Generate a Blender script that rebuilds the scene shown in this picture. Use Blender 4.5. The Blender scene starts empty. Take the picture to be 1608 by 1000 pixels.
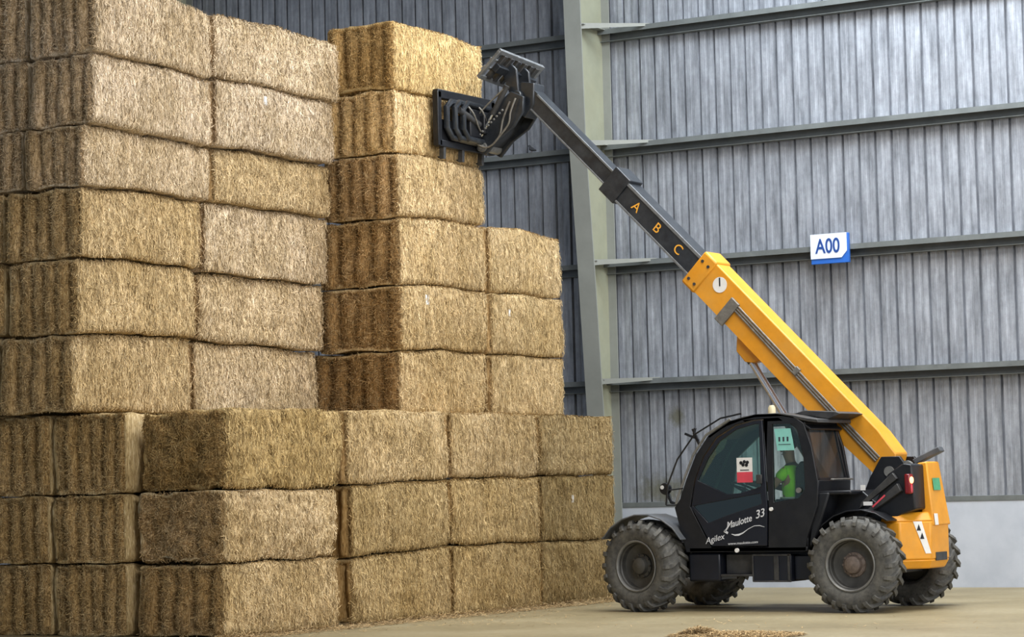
import bpy, bmesh, math, random
import numpy as np
from mathutils import Vector, Matrix, noise
from mathutils.geometry import tessellate_polygon

PI = math.pi
scn = bpy.context.scene
C = scn.collection
random.seed(7)

# ------------------------------------------------------------------ helpers
def link(o):
    C.objects.link(o)
    return o

def tag(o, label, cat, group=None):
    o['label'] = label
    o['category'] = cat
    if group:
        o['group'] = group
    return o

def thing(name, label, cat, loc, group=None):
    o = bpy.data.objects.new(name, None)
    o.empty_display_size = .2
    o.location = loc
    link(o)
    return tag(o, label, cat, group)

class MB:
    """collects shapes in world metres; build() makes ONE mesh object"""
    def __init__(s):
        s.v = []; s.f = []; s.m = []
    def add(s, vs, fs, m=0):
        b = len(s.v)
        s.v += [Vector(v) for v in vs]
        s.f += [tuple(i + b for i in f) for f in fs]
        s.m += [m] * len(fs)
        return s
    def box(s, x0, x1, y0, y1, z0, z1, m=0):
        vs = [(x, y, z) for x in (x0, x1) for y in (y0, y1) for z in (z0, z1)]
        return s.add(vs, [(0,1,3,2),(4,6,7,5),(0,4,5,1),(2,3,7,6),(0,2,6,4),(1,5,7,3)], m)
    def obox(s, c, ax, ay, az, m=0):
        """oriented box: centre and three half-axis vectors"""
        c, ax, ay, az = map(Vector, (c, ax, ay, az))
        vs = [c + i*ax + j*ay + k*az for i in (-1,1) for j in (-1,1) for k in (-1,1)]
        return s.add(vs, [(0,1,3,2),(4,6,7,5),(0,4,5,1),(2,3,7,6),(0,2,6,4),(1,5,7,3)], m)
    def bar(s, p, q, w, h, up=(0,0,1), m=0):
        p, q = Vector(p), Vector(q)
        d = (q - p); L = d.length; d.normalize()
        a = d.cross(Vector(up))
        if a.length < 1e-4: a = d.cross(Vector((1,0,0)))
        a.normalize(); b = a.cross(d)
        return s.obox((p+q)/2, d*L/2, a*w/2, b*h/2, m)
    def prism(s, outer, y0, y1, holes=(), m=0):
        """polygon in (x,z) extruded along y, with holes"""
        loops = [list(outer)] + [list(h) for h in holes]
        flat = [p for l in loops for p in l]
        tris = tessellate_polygon([[Vector((p[0], p[1], 0)) for p in l] for l in loops])
        n = len(flat)
        vs = [(p[0], y0, p[1]) for p in flat] + [(p[0], y1, p[1]) for p in flat]
        fs = [tuple(t) for t in tris] + [tuple(i + n for i in reversed(t)) for t in tris]
        k = 0
        for l in loops:
            for i in range(len(l)):
                a, b = k + i, k + (i+1) % len(l)
                fs.append((a, b, b+n, a+n))
            k += len(l)
        return s.add(vs, fs, m)
    def plan(s, outer, z0, z1, m=0, top=None):
        """polygon in (x,y) extruded along z, optional other top outline"""
        n = len(outer); top = top or outer
        vs = [(p[0], p[1], z0) for p in outer] + [(p[0], p[1], z1) for p in top]
        fs = [tuple(range(n))[::-1], tuple(range(n, 2*n))]
        fs += [(i, (i+1) % n, (i+1) % n + n, i+n) for i in range(n)]
        return s.add(vs, fs, m)
    def tube(s, pts, r, n=10, cap=True, m=0):
        pts = [Vector(p) for p in pts]
        rs = r if isinstance(r, (list, tuple)) else [r]*len(pts)
        vs = []; fs = []
        prev = None
        for i, p in enumerate(pts):
            d = (pts[min(i+1, len(pts)-1)] - pts[max(i-1, 0)]).normalized()
            if prev is None:
                a = d.orthogonal().normalized()
            else:
                a = (prev - d * prev.dot(d)).normalized()
            prev = a
            b = d.cross(a)
            for k in range(n):
                t = 2*PI*k/n
                vs.append(p + rs[i]*(math.cos(t)*a + math.sin(t)*b))
        for i in range(len(pts)-1):
            for k in range(n):
                k2 = (k+1) % n
                fs.append((i*n+k, i*n+k2, (i+1)*n+k2, (i+1)*n+k))
        if cap:
            fs.append(tuple(range(n))[::-1])
            fs.append(tuple((len(pts)-1)*n + k for k in range(n)))
        return s.add(vs, fs, m)
    def lathe(s, prof, c, n=48, m=0, close=False):
        """profile (r, y) turned about an axle along y through c"""
        cx, cy, cz = c; vs = []; fs = []
        L = len(prof)
        for k in range(n):
            t = 2*PI*k/n
            for r, y in prof:
                vs.append((cx + r*math.cos(t), cy + y, cz + r*math.sin(t)))
        for k in range(n):
            k2 = (k+1) % n
            for i in range(L-1 if not close else L):
                j = (i+1) % L
                fs.append((k*L+i, k*L+j, k2*L+j, k2*L+i))
        return s.add(vs, fs, m)
    def sphere(s, c, r, nu=16, nv=10, m=0):
        rx, ry, rz = r if isinstance(r, (tuple, list)) else (r, r, r)
        vs = [(c[0], c[1], c[2]+rz)]
        for i in range(1, nv):
            p = PI*i/nv
            for k in range(nu):
                t = 2*PI*k/nu
                vs.append((c[0]+rx*math.sin(p)*math.cos(t), c[1]+ry*math.sin(p)*math.sin(t), c[2]+rz*math.cos(p)))
        vs.append((c[0], c[1], c[2]-rz))
        fs = [(0, 1+k, 1+(k+1) % nu) for k in range(nu)]
        for i in range(nv-2):
            for k in range(nu):
                a = 1+i*nu; k2 = (k+1) % nu
                fs.append((a+k, a+nu+k, a+nu+k2, a+k2))
        a = 1+(nv-2)*nu
        fs += [(a+k, len(vs)-1, a+(k+1) % nu) for k in range(nu)]
        return s.add(vs, fs, m)
    def build(s, name, mats, parent=None, org=None, bevel=0, smooth=35, seg=2):
        if not isinstance(mats, (list, tuple)): mats = [mats]
        o3 = Vector((0,0,0))
        if parent is not None:
            p = parent
            while p is not None:
                o3 += p.location; p = p.parent
        loc = Vector((0,0,0))
        if org is not None:
            loc = Vector(org) - o3; o3 = Vector(org)
        me = bpy.data.meshes.new(name)
        me.from_pydata([v - o3 for v in s.v], [], s.f)
        for mt in mats: me.materials.append(mt)
        me.polygons.foreach_set('material_index', s.m)
        bm = bmesh.new(); bm.from_mesh(me)
        bmesh.ops.recalc_face_normals(bm, faces=bm.faces)
        bm.to_mesh(me); bm.free()
        if smooth:
            me.polygons.foreach_set('use_smooth', [True]*len(me.polygons))
            me.set_sharp_from_angle(angle=math.radians(smooth))
        ob = bpy.data.objects.new(name, me); link(ob)
        ob.location = loc
        if parent is not None: ob.parent = parent
        if bevel:
            md = ob.modifiers.new('bevel', 'BEVEL'); md.width = bevel; md.segments = seg
            md.limit_method = 'ANGLE'; md.angle_limit = math.radians(40)
        return ob

def struct(o):
    o['kind'] = 'structure'; return o

# ------------------------------------------------------------------ materials
def nmat(name):
    m = bpy.data.materials.new(name); m.use_nodes = True
    nt = m.node_tree
    return m, nt, nt.nodes['Principled BSDF']

def N(nt, t, **kw):
    n = nt.nodes.new(t)
    for k, v in kw.items(): setattr(n, k, v)
    return n

def ramp(nt, stops):
    r = N(nt, 'ShaderNodeValToRGB')
    e = r.color_ramp.elements
    while len(e) < len(stops): e.new(.5)
    for el, (p, c) in zip(e, stops):
        el.position = p; el.color = (*c, 1)
    return r

def worn(name, col, rough=.5, metal=0., var=.25, scale=6, dust=None, dusty=.3, spec=.5, bump=0):
    """paint / metal / rubber with uneven tone and a film of dust in blotches"""
    m, nt, p = nmat(name)
    tc = N(nt, 'ShaderNodeTexCoord')
    nz = N(nt, 'ShaderNodeTexNoise'); nz.inputs['Scale'].default_value = scale
    nz.inputs['Detail'].default_value = 6; nz.inputs['Roughness'].default_value = .65
    nt.links.new(tc.outputs['Object'], nz.inputs['Vector'])
    lo = tuple(c*(1-var) for c in col); hi = tuple(min(1, c*(1+var)) for c in col)
    r = ramp(nt, [(.3, lo), (.7, hi)])
    nt.links.new(nz.outputs['Fac'], r.inputs['Fac'])
    out = r.outputs['Color']
    if dust:
        n2 = N(nt, 'ShaderNodeTexNoise'); n2.inputs['Scale'].default_value = scale*.6
        n2.inputs['Detail'].default_value = 8; n2.inputs['Roughness'].default_value = .7
        nt.links.new(tc.outputs['Object'], n2.inputs['Vector'])
        r2 = ramp(nt, [(.4, (0,0,0)), (.75, (dusty,)*3)])
        nt.links.new(n2.outputs['Fac'], r2.inputs['Fac'])
        mx = N(nt, 'ShaderNodeMixRGB'); mx.inputs['Color2'].default_value = (*dust, 1)
        nt.links.new(r2.outputs['Color'], mx.inputs['Fac']); nt.links.new(out, mx.inputs['Color1'])
        out = mx.outputs['Color']
    nt.links.new(out, p.inputs['Base Color'])
    p.inputs['Roughness'].default_value = rough
    p.inputs['Metallic'].default_value = metal
    p.inputs['Specular IOR Level'].default_value = spec
    if bump:
        b = N(nt, 'ShaderNodeBump'); b.inputs['Strength'].default_value = bump; b.inputs['Distance'].default_value = .01
        nt.links.new(nz.outputs['Fac'], b.inputs['Height']); nt.links.new(b.outputs['Normal'], p.inputs['Normal'])
    return m

DUST = (.30, .25, .16)
M = {}
M['yellow'] = worn('yellow_paint', (.72, .30, .012), .42, var=.10, scale=4, dust=(.55,.33,.09), dusty=.35)
M['black'] = worn('black_paint', (.007, .008, .011), .38, var=.3, dust=(.06,.06,.055), dusty=.15, spec=.35)
M['body'] = worn('navy_black_panel', (.007, .009, .016), .32, var=.2, dust=(.03,.03,.035), dusty=.15, spec=.35)
M['boomblack'] = worn('boom_dark_steel', (.014, .017, .022), .3, var=.35, scale=9, dust=(.09,.10,.11), dusty=.3)
M['rail'] = worn('boom_rail_grey', (.16, .17, .18), .4, metal=.2, var=.3, scale=9)
M['frame'] = worn('grey_black_steel', (.025, .026, .029), .5, var=.35, scale=10, dust=(.12,.115,.10), dusty=.35)
M['grey'] = worn('grey_steel', (.19, .19, .18), .45, metal=.3, var=.3, scale=12)
M['pipe'] = worn('dull_pipe', (.20, .19, .17), .45, metal=.4, var=.3, scale=15)
M['chrome'] = worn('chrome', (.75, .76, .78), .12, metal=1., var=.05)
M['rod'] = worn('polished_rod', (.55, .57, .62), .22, metal=.75, var=.08)
M['rubber'] = worn('dusty_rubber', (.062, .062, .06), .85, var=.35, scale=14, dust=(.22,.21,.18), dusty=.55, bump=.3)
M['rim'] = worn('rim_paint', (.035, .035, .034), .5, var=.3, dust=(.15,.14,.12), dusty=.4)
M['rimlip'] = worn('rim_lip', (.17, .17, .165), .5, metal=.2, var=.3)
M['hub'] = worn('rusty_hub', (.13, .10, .085), .6, var=.35, scale=20)
M['fender'] = worn('fender_plastic', (.07, .078, .09), .5, var=.2, dust=(.2,.19,.17), dusty=.4)
M['white'] = worn('white_sticker', (.75, .75, .74), .5, var=.08)
M['letter'] = worn('white_lettering', (.62, .64, .68), .5, var=.12)
M['red'] = worn('red_sticker', (.62, .06, .09), .5, var=.1)
M['teal'] = worn('teal_paper', (.22, .55, .50), .7, var=.1)
M['green'] = worn('green_sticker', (.08, .35, .18), .5, var=.2)
M['orange'] = worn('yellow_letter', (.85, .42, .05), .5, var=.1)
M['signwhite'] = worn('sign_white', (.66, .74, .90), .4, var=.04)
M['signblue'] = worn('sign_blue', (.02, .12, .48), .4, var=.08)
M['signletter'] = worn('sign_letter_blue', (.015, .06, .25), .4, var=.1)
M['bird'] = worn('bird_feathers', (.05, .055, .065), .8, var=.3, scale=30)
M['seat'] = worn('seat_fabric', (.03, .03, .03), .9, var=.3)
M['hivis'] = worn('hi_vis_cloth', (.36, .95, .03), .8, var=.12, scale=8)
M['band'] = worn('reflective_band', (.55, .60, .52), .4, var=.08)
M['skin'] = worn('skin', (.42, .24, .16), .6, var=.08)
M['trouser'] = worn('dark_trousers', (.03, .035, .05), .9, var=.2)
M['hair'] = worn('dark_hair', (.02, .015, .012), .7, var=.2)
M['beige'] = worn('beige_lens', (.62, .55, .36), .4, var=.08)
M['twine'] = worn('twine', (.55, .5, .38), .8, var=.1)
M['girt'] = worn('girt_steel', (.15, .165, .165), .5, metal=.2, var=.2, scale=2.5)
M['column'] = worn('column_paint', (.265, .275, .205), .6, var=.14, scale=1.2, dust=(.34,.31,.18), dusty=.3)
M['flange'] = worn('column_flange', (.235, .245, .225), .6, var=.12, scale=1.2)
M['ceil'] = worn('roof_sheet', (.35, .36, .37), .6, var=.1, scale=1)

# glowing tail lamp
m, nt, p = nmat('tail_lamp_red')
p.inputs['Base Color'].default_value = (.16, .004, .006, 1); p.inputs['Roughness'].default_value = .25
M['lamp'] = m
m, nt, p = nmat('tail_lamp_lit')
p.inputs['Base Color'].default_value = (.9, .1, .05, 1)
p.inputs['Emission Color'].default_value = (1, .22, .08, 1); p.inputs['Emission Strength'].default_value = 6
M['lit'] = m

def glass(name, tint, refl=.5):
    m, nt, p = nmat(name)
    nt.nodes.remove(p)
    tr = N(nt, 'ShaderNodeBsdfTransparent'); tr.inputs['Color'].default_value = (*tint, 1)
    gl = N(nt, 'ShaderNodeBsdfGlossy'); gl.inputs['Roughness'].default_value = .03
    gl.inputs['Color'].default_value = (.75, .9, .86, 1)
    fr = N(nt, 'ShaderNodeFresnel'); fr.inputs['IOR'].default_value = 1.5
    mu = N(nt, 'ShaderNodeMath', operation='MULTIPLY'); mu.inputs[1].default_value = refl
    mx = N(nt, 'ShaderNodeMixShader')
    nt.links.new(fr.outputs[0], mu.inputs[0]); nt.links.new(mu.outputs[0], mx.inputs[0])
    nt.links.new(tr.outputs[0], mx.inputs[1]); nt.links.new(gl.outputs[0], mx.inputs[2])
    nt.links.new(mx.outputs[0], nt.nodes['Material Output'].inputs['Surface'])
    return m
M['glass'] = glass('green_tinted_glass', (.52, .68, .62), 1.2)
M['clearglass'] = glass('light_green_glass', (.90, .97, .92), .7)
M['darkglass'] = glass('dark_tinted_glass', (.05, .06, .065), 1.5)

m, nt, p = nmat('smoked_dusty_glass')
p.inputs['Base Color'].default_value = (.022, .026, .028, 1); p.inputs['Roughness'].default_value = .18; p.inputs['Alpha'].default_value = .93
M['smoked'] = m

# straw: fibres, tone of each bale from the object's own colour, browner cut ends
def straw_mat():
    m, nt, p = nmat('straw')
    tc = N(nt, 'ShaderNodeTexCoord'); oi = N(nt, 'ShaderNodeObjectInfo')
    off = N(nt, 'ShaderNodeVectorMath', operation='MULTIPLY_ADD')
    off.inputs[1].default_value = (1, 1, 1)
    cmb = N(nt, 'ShaderNodeCombineXYZ')
    mul = N(nt, 'ShaderNodeMath', operation='MULTIPLY'); mul.inputs[1].default_value = 37.
    nt.links.new(oi.outputs['Random'], mul.inputs[0])
    for k in range(3): nt.links.new(mul.outputs[0], cmb.inputs[k])
    nt.links.new(tc.outputs['Object'], off.inputs[0]); nt.links.new(cmb.outputs[0], off.inputs[2])
    # upright fibres
    mp = N(nt, 'ShaderNodeMapping'); mp.inputs['Scale'].default_value = (34, 34, 5)
    nt.links.new(off.outputs[0], mp.inputs['Vector'])
    fib = N(nt, 'ShaderNodeTexNoise'); fib.inputs['Scale'].default_value = 1.6
    fib.inputs['Detail'].default_value = 5; fib.inputs['Roughness'].default_value = .7
    fib.inputs['Distortion'].default_value = .6
    nt.links.new(mp.outputs[0], fib.inputs['Vector'])
    # broad flakes
    mp2 = N(nt, 'ShaderNodeMapping'); mp2.inputs['Scale'].default_value = (7, 7, 1.2)
    nt.links.new(off.outputs[0], mp2.inputs['Vector'])
    flk = N(nt, 'ShaderNodeTexNoise'); flk.inputs['Scale'].default_value = 1.1
    flk.inputs['Detail'].default_value = 3
    nt.links.new(mp2.outputs[0], flk.inputs['Vector'])
    big = N(nt, 'ShaderNodeTexNoise'); big.inputs['Scale'].default_value = 1.3
    big.inputs['Detail'].default_value = 3
    nt.links.new(off.outputs[0], big.inputs['Vector'])
    r1 = ramp(nt, [(.30, (.16, .105, .05)), (.42, (.46, .345, .195)), (.54, (.70, .56, .355)), (.68, (.98, .87, .67))])
    nt.links.new(fib.outputs['Fac'], r1.inputs['Fac'])
    r2 = ramp(nt, [(.3, (.84, .80, .73)), (.7, (1.16, 1.15, 1.14))])
    nt.links.new(flk.outputs['Fac'], r2.inputs['Fac'])
    r3 = ramp(nt, [(.32, (.90, .86, .77)), (.68, (1.1, 1.1, 1.12))])
    nt.links.new(big.outputs['Fac'], r3.inputs['Fac'])
    def mult(a, b, f=1.):
        x = N(nt, 'ShaderNodeMixRGB', blend_type='MULTIPLY'); x.inputs['Fac'].default_value = f
        nt.links.new(a, x.inputs['Color1']); nt.links.new(b, x.inputs['Color2'])
        return x.outputs['Color']
    c = mult(r1.outputs['Color'], r2.outputs['Color'])
    c = mult(c, r3.outputs['Color'])
    # strand tone and cut-end tone
    st = N(nt, 'ShaderNodeAttribute'); st.attribute_name = 'strand'
    r4 = ramp(nt, [(0, (.42, .37, .30)), (.5, (1, 1, 1)), (1, (1.45, 1.43, 1.38))])
    nt.links.new(st.outputs['Fac'], r4.inputs['Fac'])
    c = mult(c, r4.outputs['Color'])
    en = N(nt, 'ShaderNodeAttribute'); en.attribute_name = 'cut_end'
    # how weathered the cut ends are differs from bale to bale (alpha of the bale's own colour)
    wx = N(nt, 'ShaderNodeMixRGB'); wx.inputs['Color1'].default_value = (.52, .39, .26, 1); wx.inputs['Color2'].default_value = (1.0, .93, .82, 1)
    nt.links.new(oi.outputs['Alpha'], wx.inputs['Fac'])
    r5 = N(nt, 'ShaderNodeMixRGB'); r5.inputs['Color1'].default_value = (1, 1, 1, 1)
    nt.links.new(en.outputs['Fac'], r5.inputs['Fac']); nt.links.new(wx.outputs['Color'], r5.inputs['Color2'])
    c = mult(c, r5.outputs['Color'])
    c = mult(c, oi.outputs['Color'])
    nt.links.new(c, p.inputs['Base Color'])
    p.inputs['Roughness'].default_value = .8
    p.inputs['Specular IOR Level'].default_value = .2
    b = N(nt, 'ShaderNodeBump'); b.inputs['Strength'].default_value = .7; b.inputs['Distance'].default_value = .03
    ad = N(nt, 'ShaderNodeMath', operation='ADD')
    nt.links.new(fib.outputs['Fac'], ad.inputs[0]); nt.links.new(flk.outputs['Fac'], ad.inputs[1])
    nt.links.new(ad.outputs[0], b.inputs['Height']); nt.links.new(b.outputs['Normal'], p.inputs['Normal'])
    return m
M['straw'] = straw_mat()

def sheet_mat():
    m, nt, p = nmat('galvanised_sheet')
    tc = N(nt, 'ShaderNodeTexCoord')
    mp = N(nt, 'ShaderNodeMapping'); mp.inputs['Scale'].default_value = (3.5, 3.5, .55)
    nt.links.new(tc.outputs['Object'], mp.inputs['Vector'])
    n1 = N(nt, 'ShaderNodeTexNoise'); n1.inputs['Scale'].default_value = 2.2; n1.inputs['Detail'].default_value = 7
    n1.inputs['Roughness'].default_value = .7
    nt.links.new(mp.outputs[0], n1.inputs['Vector'])
    n2 = N(nt, 'ShaderNodeTexNoise'); n2.inputs['Scale'].default_value = 9; n2.inputs['Detail'].default_value = 6
    n2.inputs['Roughness'].default_value = .75
    nt.links.new(tc.outputs['Object'], n2.inputs['Vector'])
    r1 = ramp(nt, [(.3, (.16, .175, .20)), (.7, (.42, .45, .505))])
    nt.links.new(n1.outputs['Fac'], r1.inputs['Fac'])
    r2 = ramp(nt, [(.3, (.84, .82, .82)), (.72, (1.08, 1.08, 1.08))])
    nt.links.new(n2.outputs['Fac'], r2.inputs['Fac'])
    mx = N(nt, 'ShaderNodeMixRGB', blend_type='MULTIPLY'); mx.inputs['Fac'].default_value = 1
    nt.links.new(r1.outputs[0], mx.inputs['Color1']); nt.links.new(r2.outputs[0], mx.inputs['Color2'])
    col = mx.outputs['Color']
    # oily stains low on the wall, each at its own spot
    for (sx, sz, rx, rz, strength) in ((-20.35, 2.84, .14, .16, .75), (-20.65, 1.62, .45, .24, .75), (-19.7, 1.9, .35, .2, .45)):
        mp3 = N(nt, 'ShaderNodeMapping')
        mp3.inputs['Location'].default_value = (-sx/rx, 0, -sz/rz)
        mp3.inputs['Scale'].default_value = (1/rx, 0, 1/rz)
        nt.links.new(tc.outputs['Object'], mp3.inputs['Vector'])
        ln = N(nt, 'ShaderNodeVectorMath', operation='LENGTH')
        nt.links.new(mp3.outputs[0], ln.inputs[0])
        wob = N(nt, 'ShaderNodeMath', operation='MULTIPLY_ADD')
        nt.links.new(n2.outputs['Fac'], wob.inputs[0]); wob.inputs[1].default_value = 1.6
        nt.links.new(ln.outputs['Value'], wob.inputs[2])
        r3 = ramp(nt, [(.55, (strength,)*3), (.95, (0, 0, 0))])
        half = N(nt, 'ShaderNodeMath', operation='MULTIPLY'); half.inputs[1].default_value = .45
        nt.links.new(wob.outputs[0], half.inputs[0]); nt.links.new(half.outputs[0], r3.inputs['Fac'])
        m3 = N(nt, 'ShaderNodeMixRGB'); m3.inputs['Color2'].default_value = (.13, .125, .075, 1)
        nt.links.new(r3.outputs[0], m3.inputs['Fac']); nt.links.new(col, m3.inputs['Color1'])
        col = m3.outputs['Color']
    nt.links.new(col, p.inputs['Base Color'])
    p.inputs['Roughness'].default_value = .5; p.inputs['Metallic'].default_value = .25
    return m
M['sheet'] = sheet_mat()

def plaster_mat():
    m, nt, p = nmat('white_plinth')
    tc = N(nt, 'ShaderNodeTexCoord')
    n1 = N(nt, 'ShaderNodeTexNoise'); n1.inputs['Scale'].default_value = 1.4; n1.inputs['Detail'].default_value = 8
    n1.inputs['Roughness'].default_value = .65
    nt.links.new(tc.outputs['Object'], n1.inputs['Vector'])
    r = ramp(nt, [(.3, (.38, .415, .48)), (.6, (.46, .495, .56)), (.8, (.50, .535, .60))])
    nt.links.new(n1.outputs['Fac'], r.inputs['Fac'])
    nt.links.new(r.outputs[0], p.inputs['Base Color']); p.inputs['Roughness'].default_value = .7
    return m
M['plinth'] = plaster_mat()

def floor_mat():
    m, nt, p = nmat('dusty_concrete')
    tc = N(nt, 'ShaderNodeTexCoord')
    n1 = N(nt, 'ShaderNodeTexNoise'); n1.inputs['Scale'].default_value = .55; n1.inputs['Detail'].default_value = 8
    n1.inputs['Roughness'].default_value = .62
    nt.links.new(tc.outputs['Object'], n1.inputs['Vector'])
    n2 = N(nt, 'ShaderNodeTexNoise'); n2.inputs['Scale'].default_value = 14; n2.inputs['Detail'].default_value = 6
    nt.links.new(tc.outputs['Object'], n2.inputs['Vector'])
    r = ramp(nt, [(.3, (.19, .155, .085)), (.5, (.255, .21, .12)), (.7, (.31, .265, .165))])
    nt.links.new(n1.outputs['Fac'], r.inputs['Fac'])
    r2 = ramp(nt, [(.3, (.86, .85, .83)), (.7, (1.08, 1.07, 1.05))])
    nt.links.new(n2.outputs['Fac'], r2.inputs['Fac'])
    mx = N(nt, 'ShaderNodeMixRGB', blend_type='MULTIPLY'); mx.inputs['Fac'].default_value = 1
    nt.links.new(r.outputs[0], mx.inputs['Color1']); nt.links.new(r2.outputs[0], mx.inputs['Color2'])
    nt.links.new(mx.outputs[0], p.inputs['Base Color'])
    p.inputs['Roughness'].default_value = .55; p.inputs['Specular IOR Level'].default_value = .35
    return m
M['floor'] = floor_mat()

# ------------------------------------------------------------------ camera
yaw, pitch, roll = math.radians(31.65), math.radians(3.76), math.radians(1.38)
fw = Vector((-math.sin(yaw)*math.cos(pitch), math.cos(yaw)*math.cos(pitch), math.sin(pitch)))
rt = Vector((math.cos(yaw), math.sin(yaw), 0)); up = rt.cross(fw)
R2 = math.cos(roll)*rt - math.sin(roll)*up
U2 = math.sin(roll)*rt + math.cos(roll)*up
cam = bpy.data.objects.new('camera', bpy.data.cameras.new('camera'))
link(cam)
rot = Matrix((R2, U2, -fw)).transposed().to_4x4()
cam.matrix_world = Matrix.Translation((0, 0, 1.72)) @ rot
cam.data.sensor_width = 36; cam.data.lens = 36*4050/1608
cam.data.clip_end = 300
scn.camera = cam

# ------------------------------------------------------------------ building
WY = 38.24                                   # face of the sheeting
def corr():
    mb = MB()
    x0, x1, pitch_ = -36.0, -6.0, .285
    prof = [(0, 0), (.030, 0), (.040, -.062), (.125, -.062), (.14, -.058), (.175, -.058), (.19, -.062), (.275, -.062)]
    xs = []
    x = x0
    while x < x1:
        for dx, dy in prof: xs.append((x+dx, WY + .02 + dy))
        x += pitch_
    n = len(xs)
    vs = [(x, y, 1.36) for x, y in xs] + [(x, y, 13.4) for x, y in xs]
    mb.add(vs, [(i, i+1, i+1+n, i+n) for i in range(n-1)])
    # outer skin so the sheet has a back
    vs = [(x0, WY+.06, 1.36), (x1, WY+.06, 1.36), (x1, WY+.06, 13.4), (x0, WY+.06, 13.4)]
    mb.add(vs, [(0, 1, 2, 3)])
    return mb
struct(corr().build('wall_back', M['sheet'], smooth=0))
mb = MB(); mb.box(-36, -6, WY-.05, WY+.25, -.1, 1.36); struct(mb.build('baseboard_back', M['plinth'], bevel=.015))
mb = MB(); mb.box(-45, 14, -8, WY+.3, -.2, 0); struct(mb.build('floor', M['floor'], smooth=0))
mb = MB(); mb.box(-45, 14, -8, WY+.3, 13.4, 13.5); struct(mb.build('ceiling', M['ceil'], smooth=0))
# flashing along the foot of the sheets, then the girts
mb = MB(); mb.box(-36, -6, WY-.06, WY-.018, 1.345, 1.43); struct(mb.build('trim_1', M['girt'], bevel=.004))
for i, z in enumerate((3.50, 5.50, 7.50, 9.48, 11.4)):
    mb = MB()
    mb.box(-36, -6, WY-.285, WY-.275, z-.085, z)         # front lip
    mb.box(-36, -6, WY-.275, WY-.044, z-.012, z)         # upper flange
    mb.box(-36, -6, WY-.054, WY-.044, z-.20, z-.012)     # web on the sheets
    mb.box(-36, -6, WY-.20, WY-.054, z-.20, z-.19)       # lower flange
    struct(mb.build('trim_%d' % (i+2), M['girt'], smooth=0))

def column(x, label, detail=True):
    t = thing('steel_column', label, 'steel column', (x, 38.0, 0), 'portal frame columns along the wall')
    yb = 38.12
    # (z, y of the inner flange face)
    tp = [(0, 37.72), (3.0, 37.56), (5.4, 37.38), (7.4, 37.2), (13.3, 37.02)]
    mb = MB()
    for (z0, ya), (z1, yb_) in zip(tp[:-1], tp[1:]):
        mb.add([(x-.16, ya, z0), (x+.16, ya, z0), (x+.16, ya+.025, z0), (x-.16, ya+.025, z0),
                (x-.16, yb_, z1), (x+.16, yb_, z1), (x+.16, yb_+.025, z1), (x-.16, yb_+.025, z1)],
               [(0,1,5,4),(1,2,6,5),(2,3,7,6),(3,0,4,7)])
    mb.build('inner_flange', M['flange'], t, smooth=20)
    mb = MB()
    pts = [(y+.02, z) for z, y in tp]
    outl = pts + [(yb, 13.3), (yb, 0)]
    vs = [(x-.012, y, z) for y, z in outl] + [(x+.012, y, z) for y, z in outl]
    n = len(outl)
    mb.add(vs, [tuple(range(n)), tuple(range(n, 2*n))[::-1]] + [(i, (i+1) % n, (i+1) % n+n, i+n) for i in range(n)])
    mb.build('web', M['column'], t, smooth=0)
    mb = MB(); mb.box(x-.16, x+.16, yb-.02, yb+.005, 0, 13.3); mb.build('outer_flange', M['flange'], t, smooth=0)
    mb = MB()
    mb.plan([(x-.26, 37.6), (x+.26, 37.6), (x+.26, 38.18), (x-.26, 38.18)], 0, .03)
    mb.build('base_plate', M['flange'], t, smooth=0)
    if detail:
        for z in (3.50, 5.50, 7.50, 9.48):
            yi = 37.72
            for (za, ya), (zb, yb2) in zip(tp[:-1], tp[1:]):
                if za <= z <= zb: yi = ya + (yb2-ya)*(z-za)/(zb-za)
            mb = MB()
            # strap from the inner flange out to the girt, with a gusset on the web
            for (xa, ya, xb, yb2, ha, hb) in ((x+.02, yi+.05, x+1.0, WY-.24, .085, .03),):
                mb.add([(xa, ya, z-ha), (xa, ya, z+.015), (xb, yb2, z+.015), (xb, yb2, z-hb),
                        (xa+.02, ya+.10, z-ha*.6), (xa+.02, ya+.10, z+.015), (xb, yb2+.03, z+.015), (xb, yb2+.03, z-hb)],
                       [(0,1,2,3),(7,6,5,4),(0,4,5,1),(1,5,6,2),(2,6,7,3),(3,7,4,0)])
            mb.box(x+.012, x+.16, yi+.1, 38.1, z-.012, z)
            mb.build('fly_brace', M['flange'], t, smooth=0)
    return t
column(-21.56, 'tapered pale green steel column standing behind the boom of the telehandler')
column(-30.6, 'steel column half hidden behind the top of the left bale tower', False)

# a small bird perched on the girt left of the column
t = thing('bird', 'small dark bird perched on the wall girt left of the steel column', 'bird', (-22.92, 37.98, 7.50))
mb = MB()
mb.tube([(-22.84, 37.98, 7.535), (-22.88, 37.98, 7.545), (-22.92, 37.98, 7.56), (-22.95, 37.98, 7.575), (-22.965, 37.98, 7.61), (-22.975, 37.98, 7.625), (-22.99, 37.98, 7.622), (-23.005, 37.98, 7.618)],
        [.010, .020, .036, .036, .022, .021, .013, .003], 12)
mb.build('body', M['bird'], t)
for dy in (-.02, .02):
    mb = MB(); mb.tube([(-22.93, 37.98+dy*.6, 7.55), (-22.93, 37.98+dy*.6, 7.505), (-22.95, 37.98+dy*.6, 7.503)], .004, 6); mb.build('leg', M['hub'], t)

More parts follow.
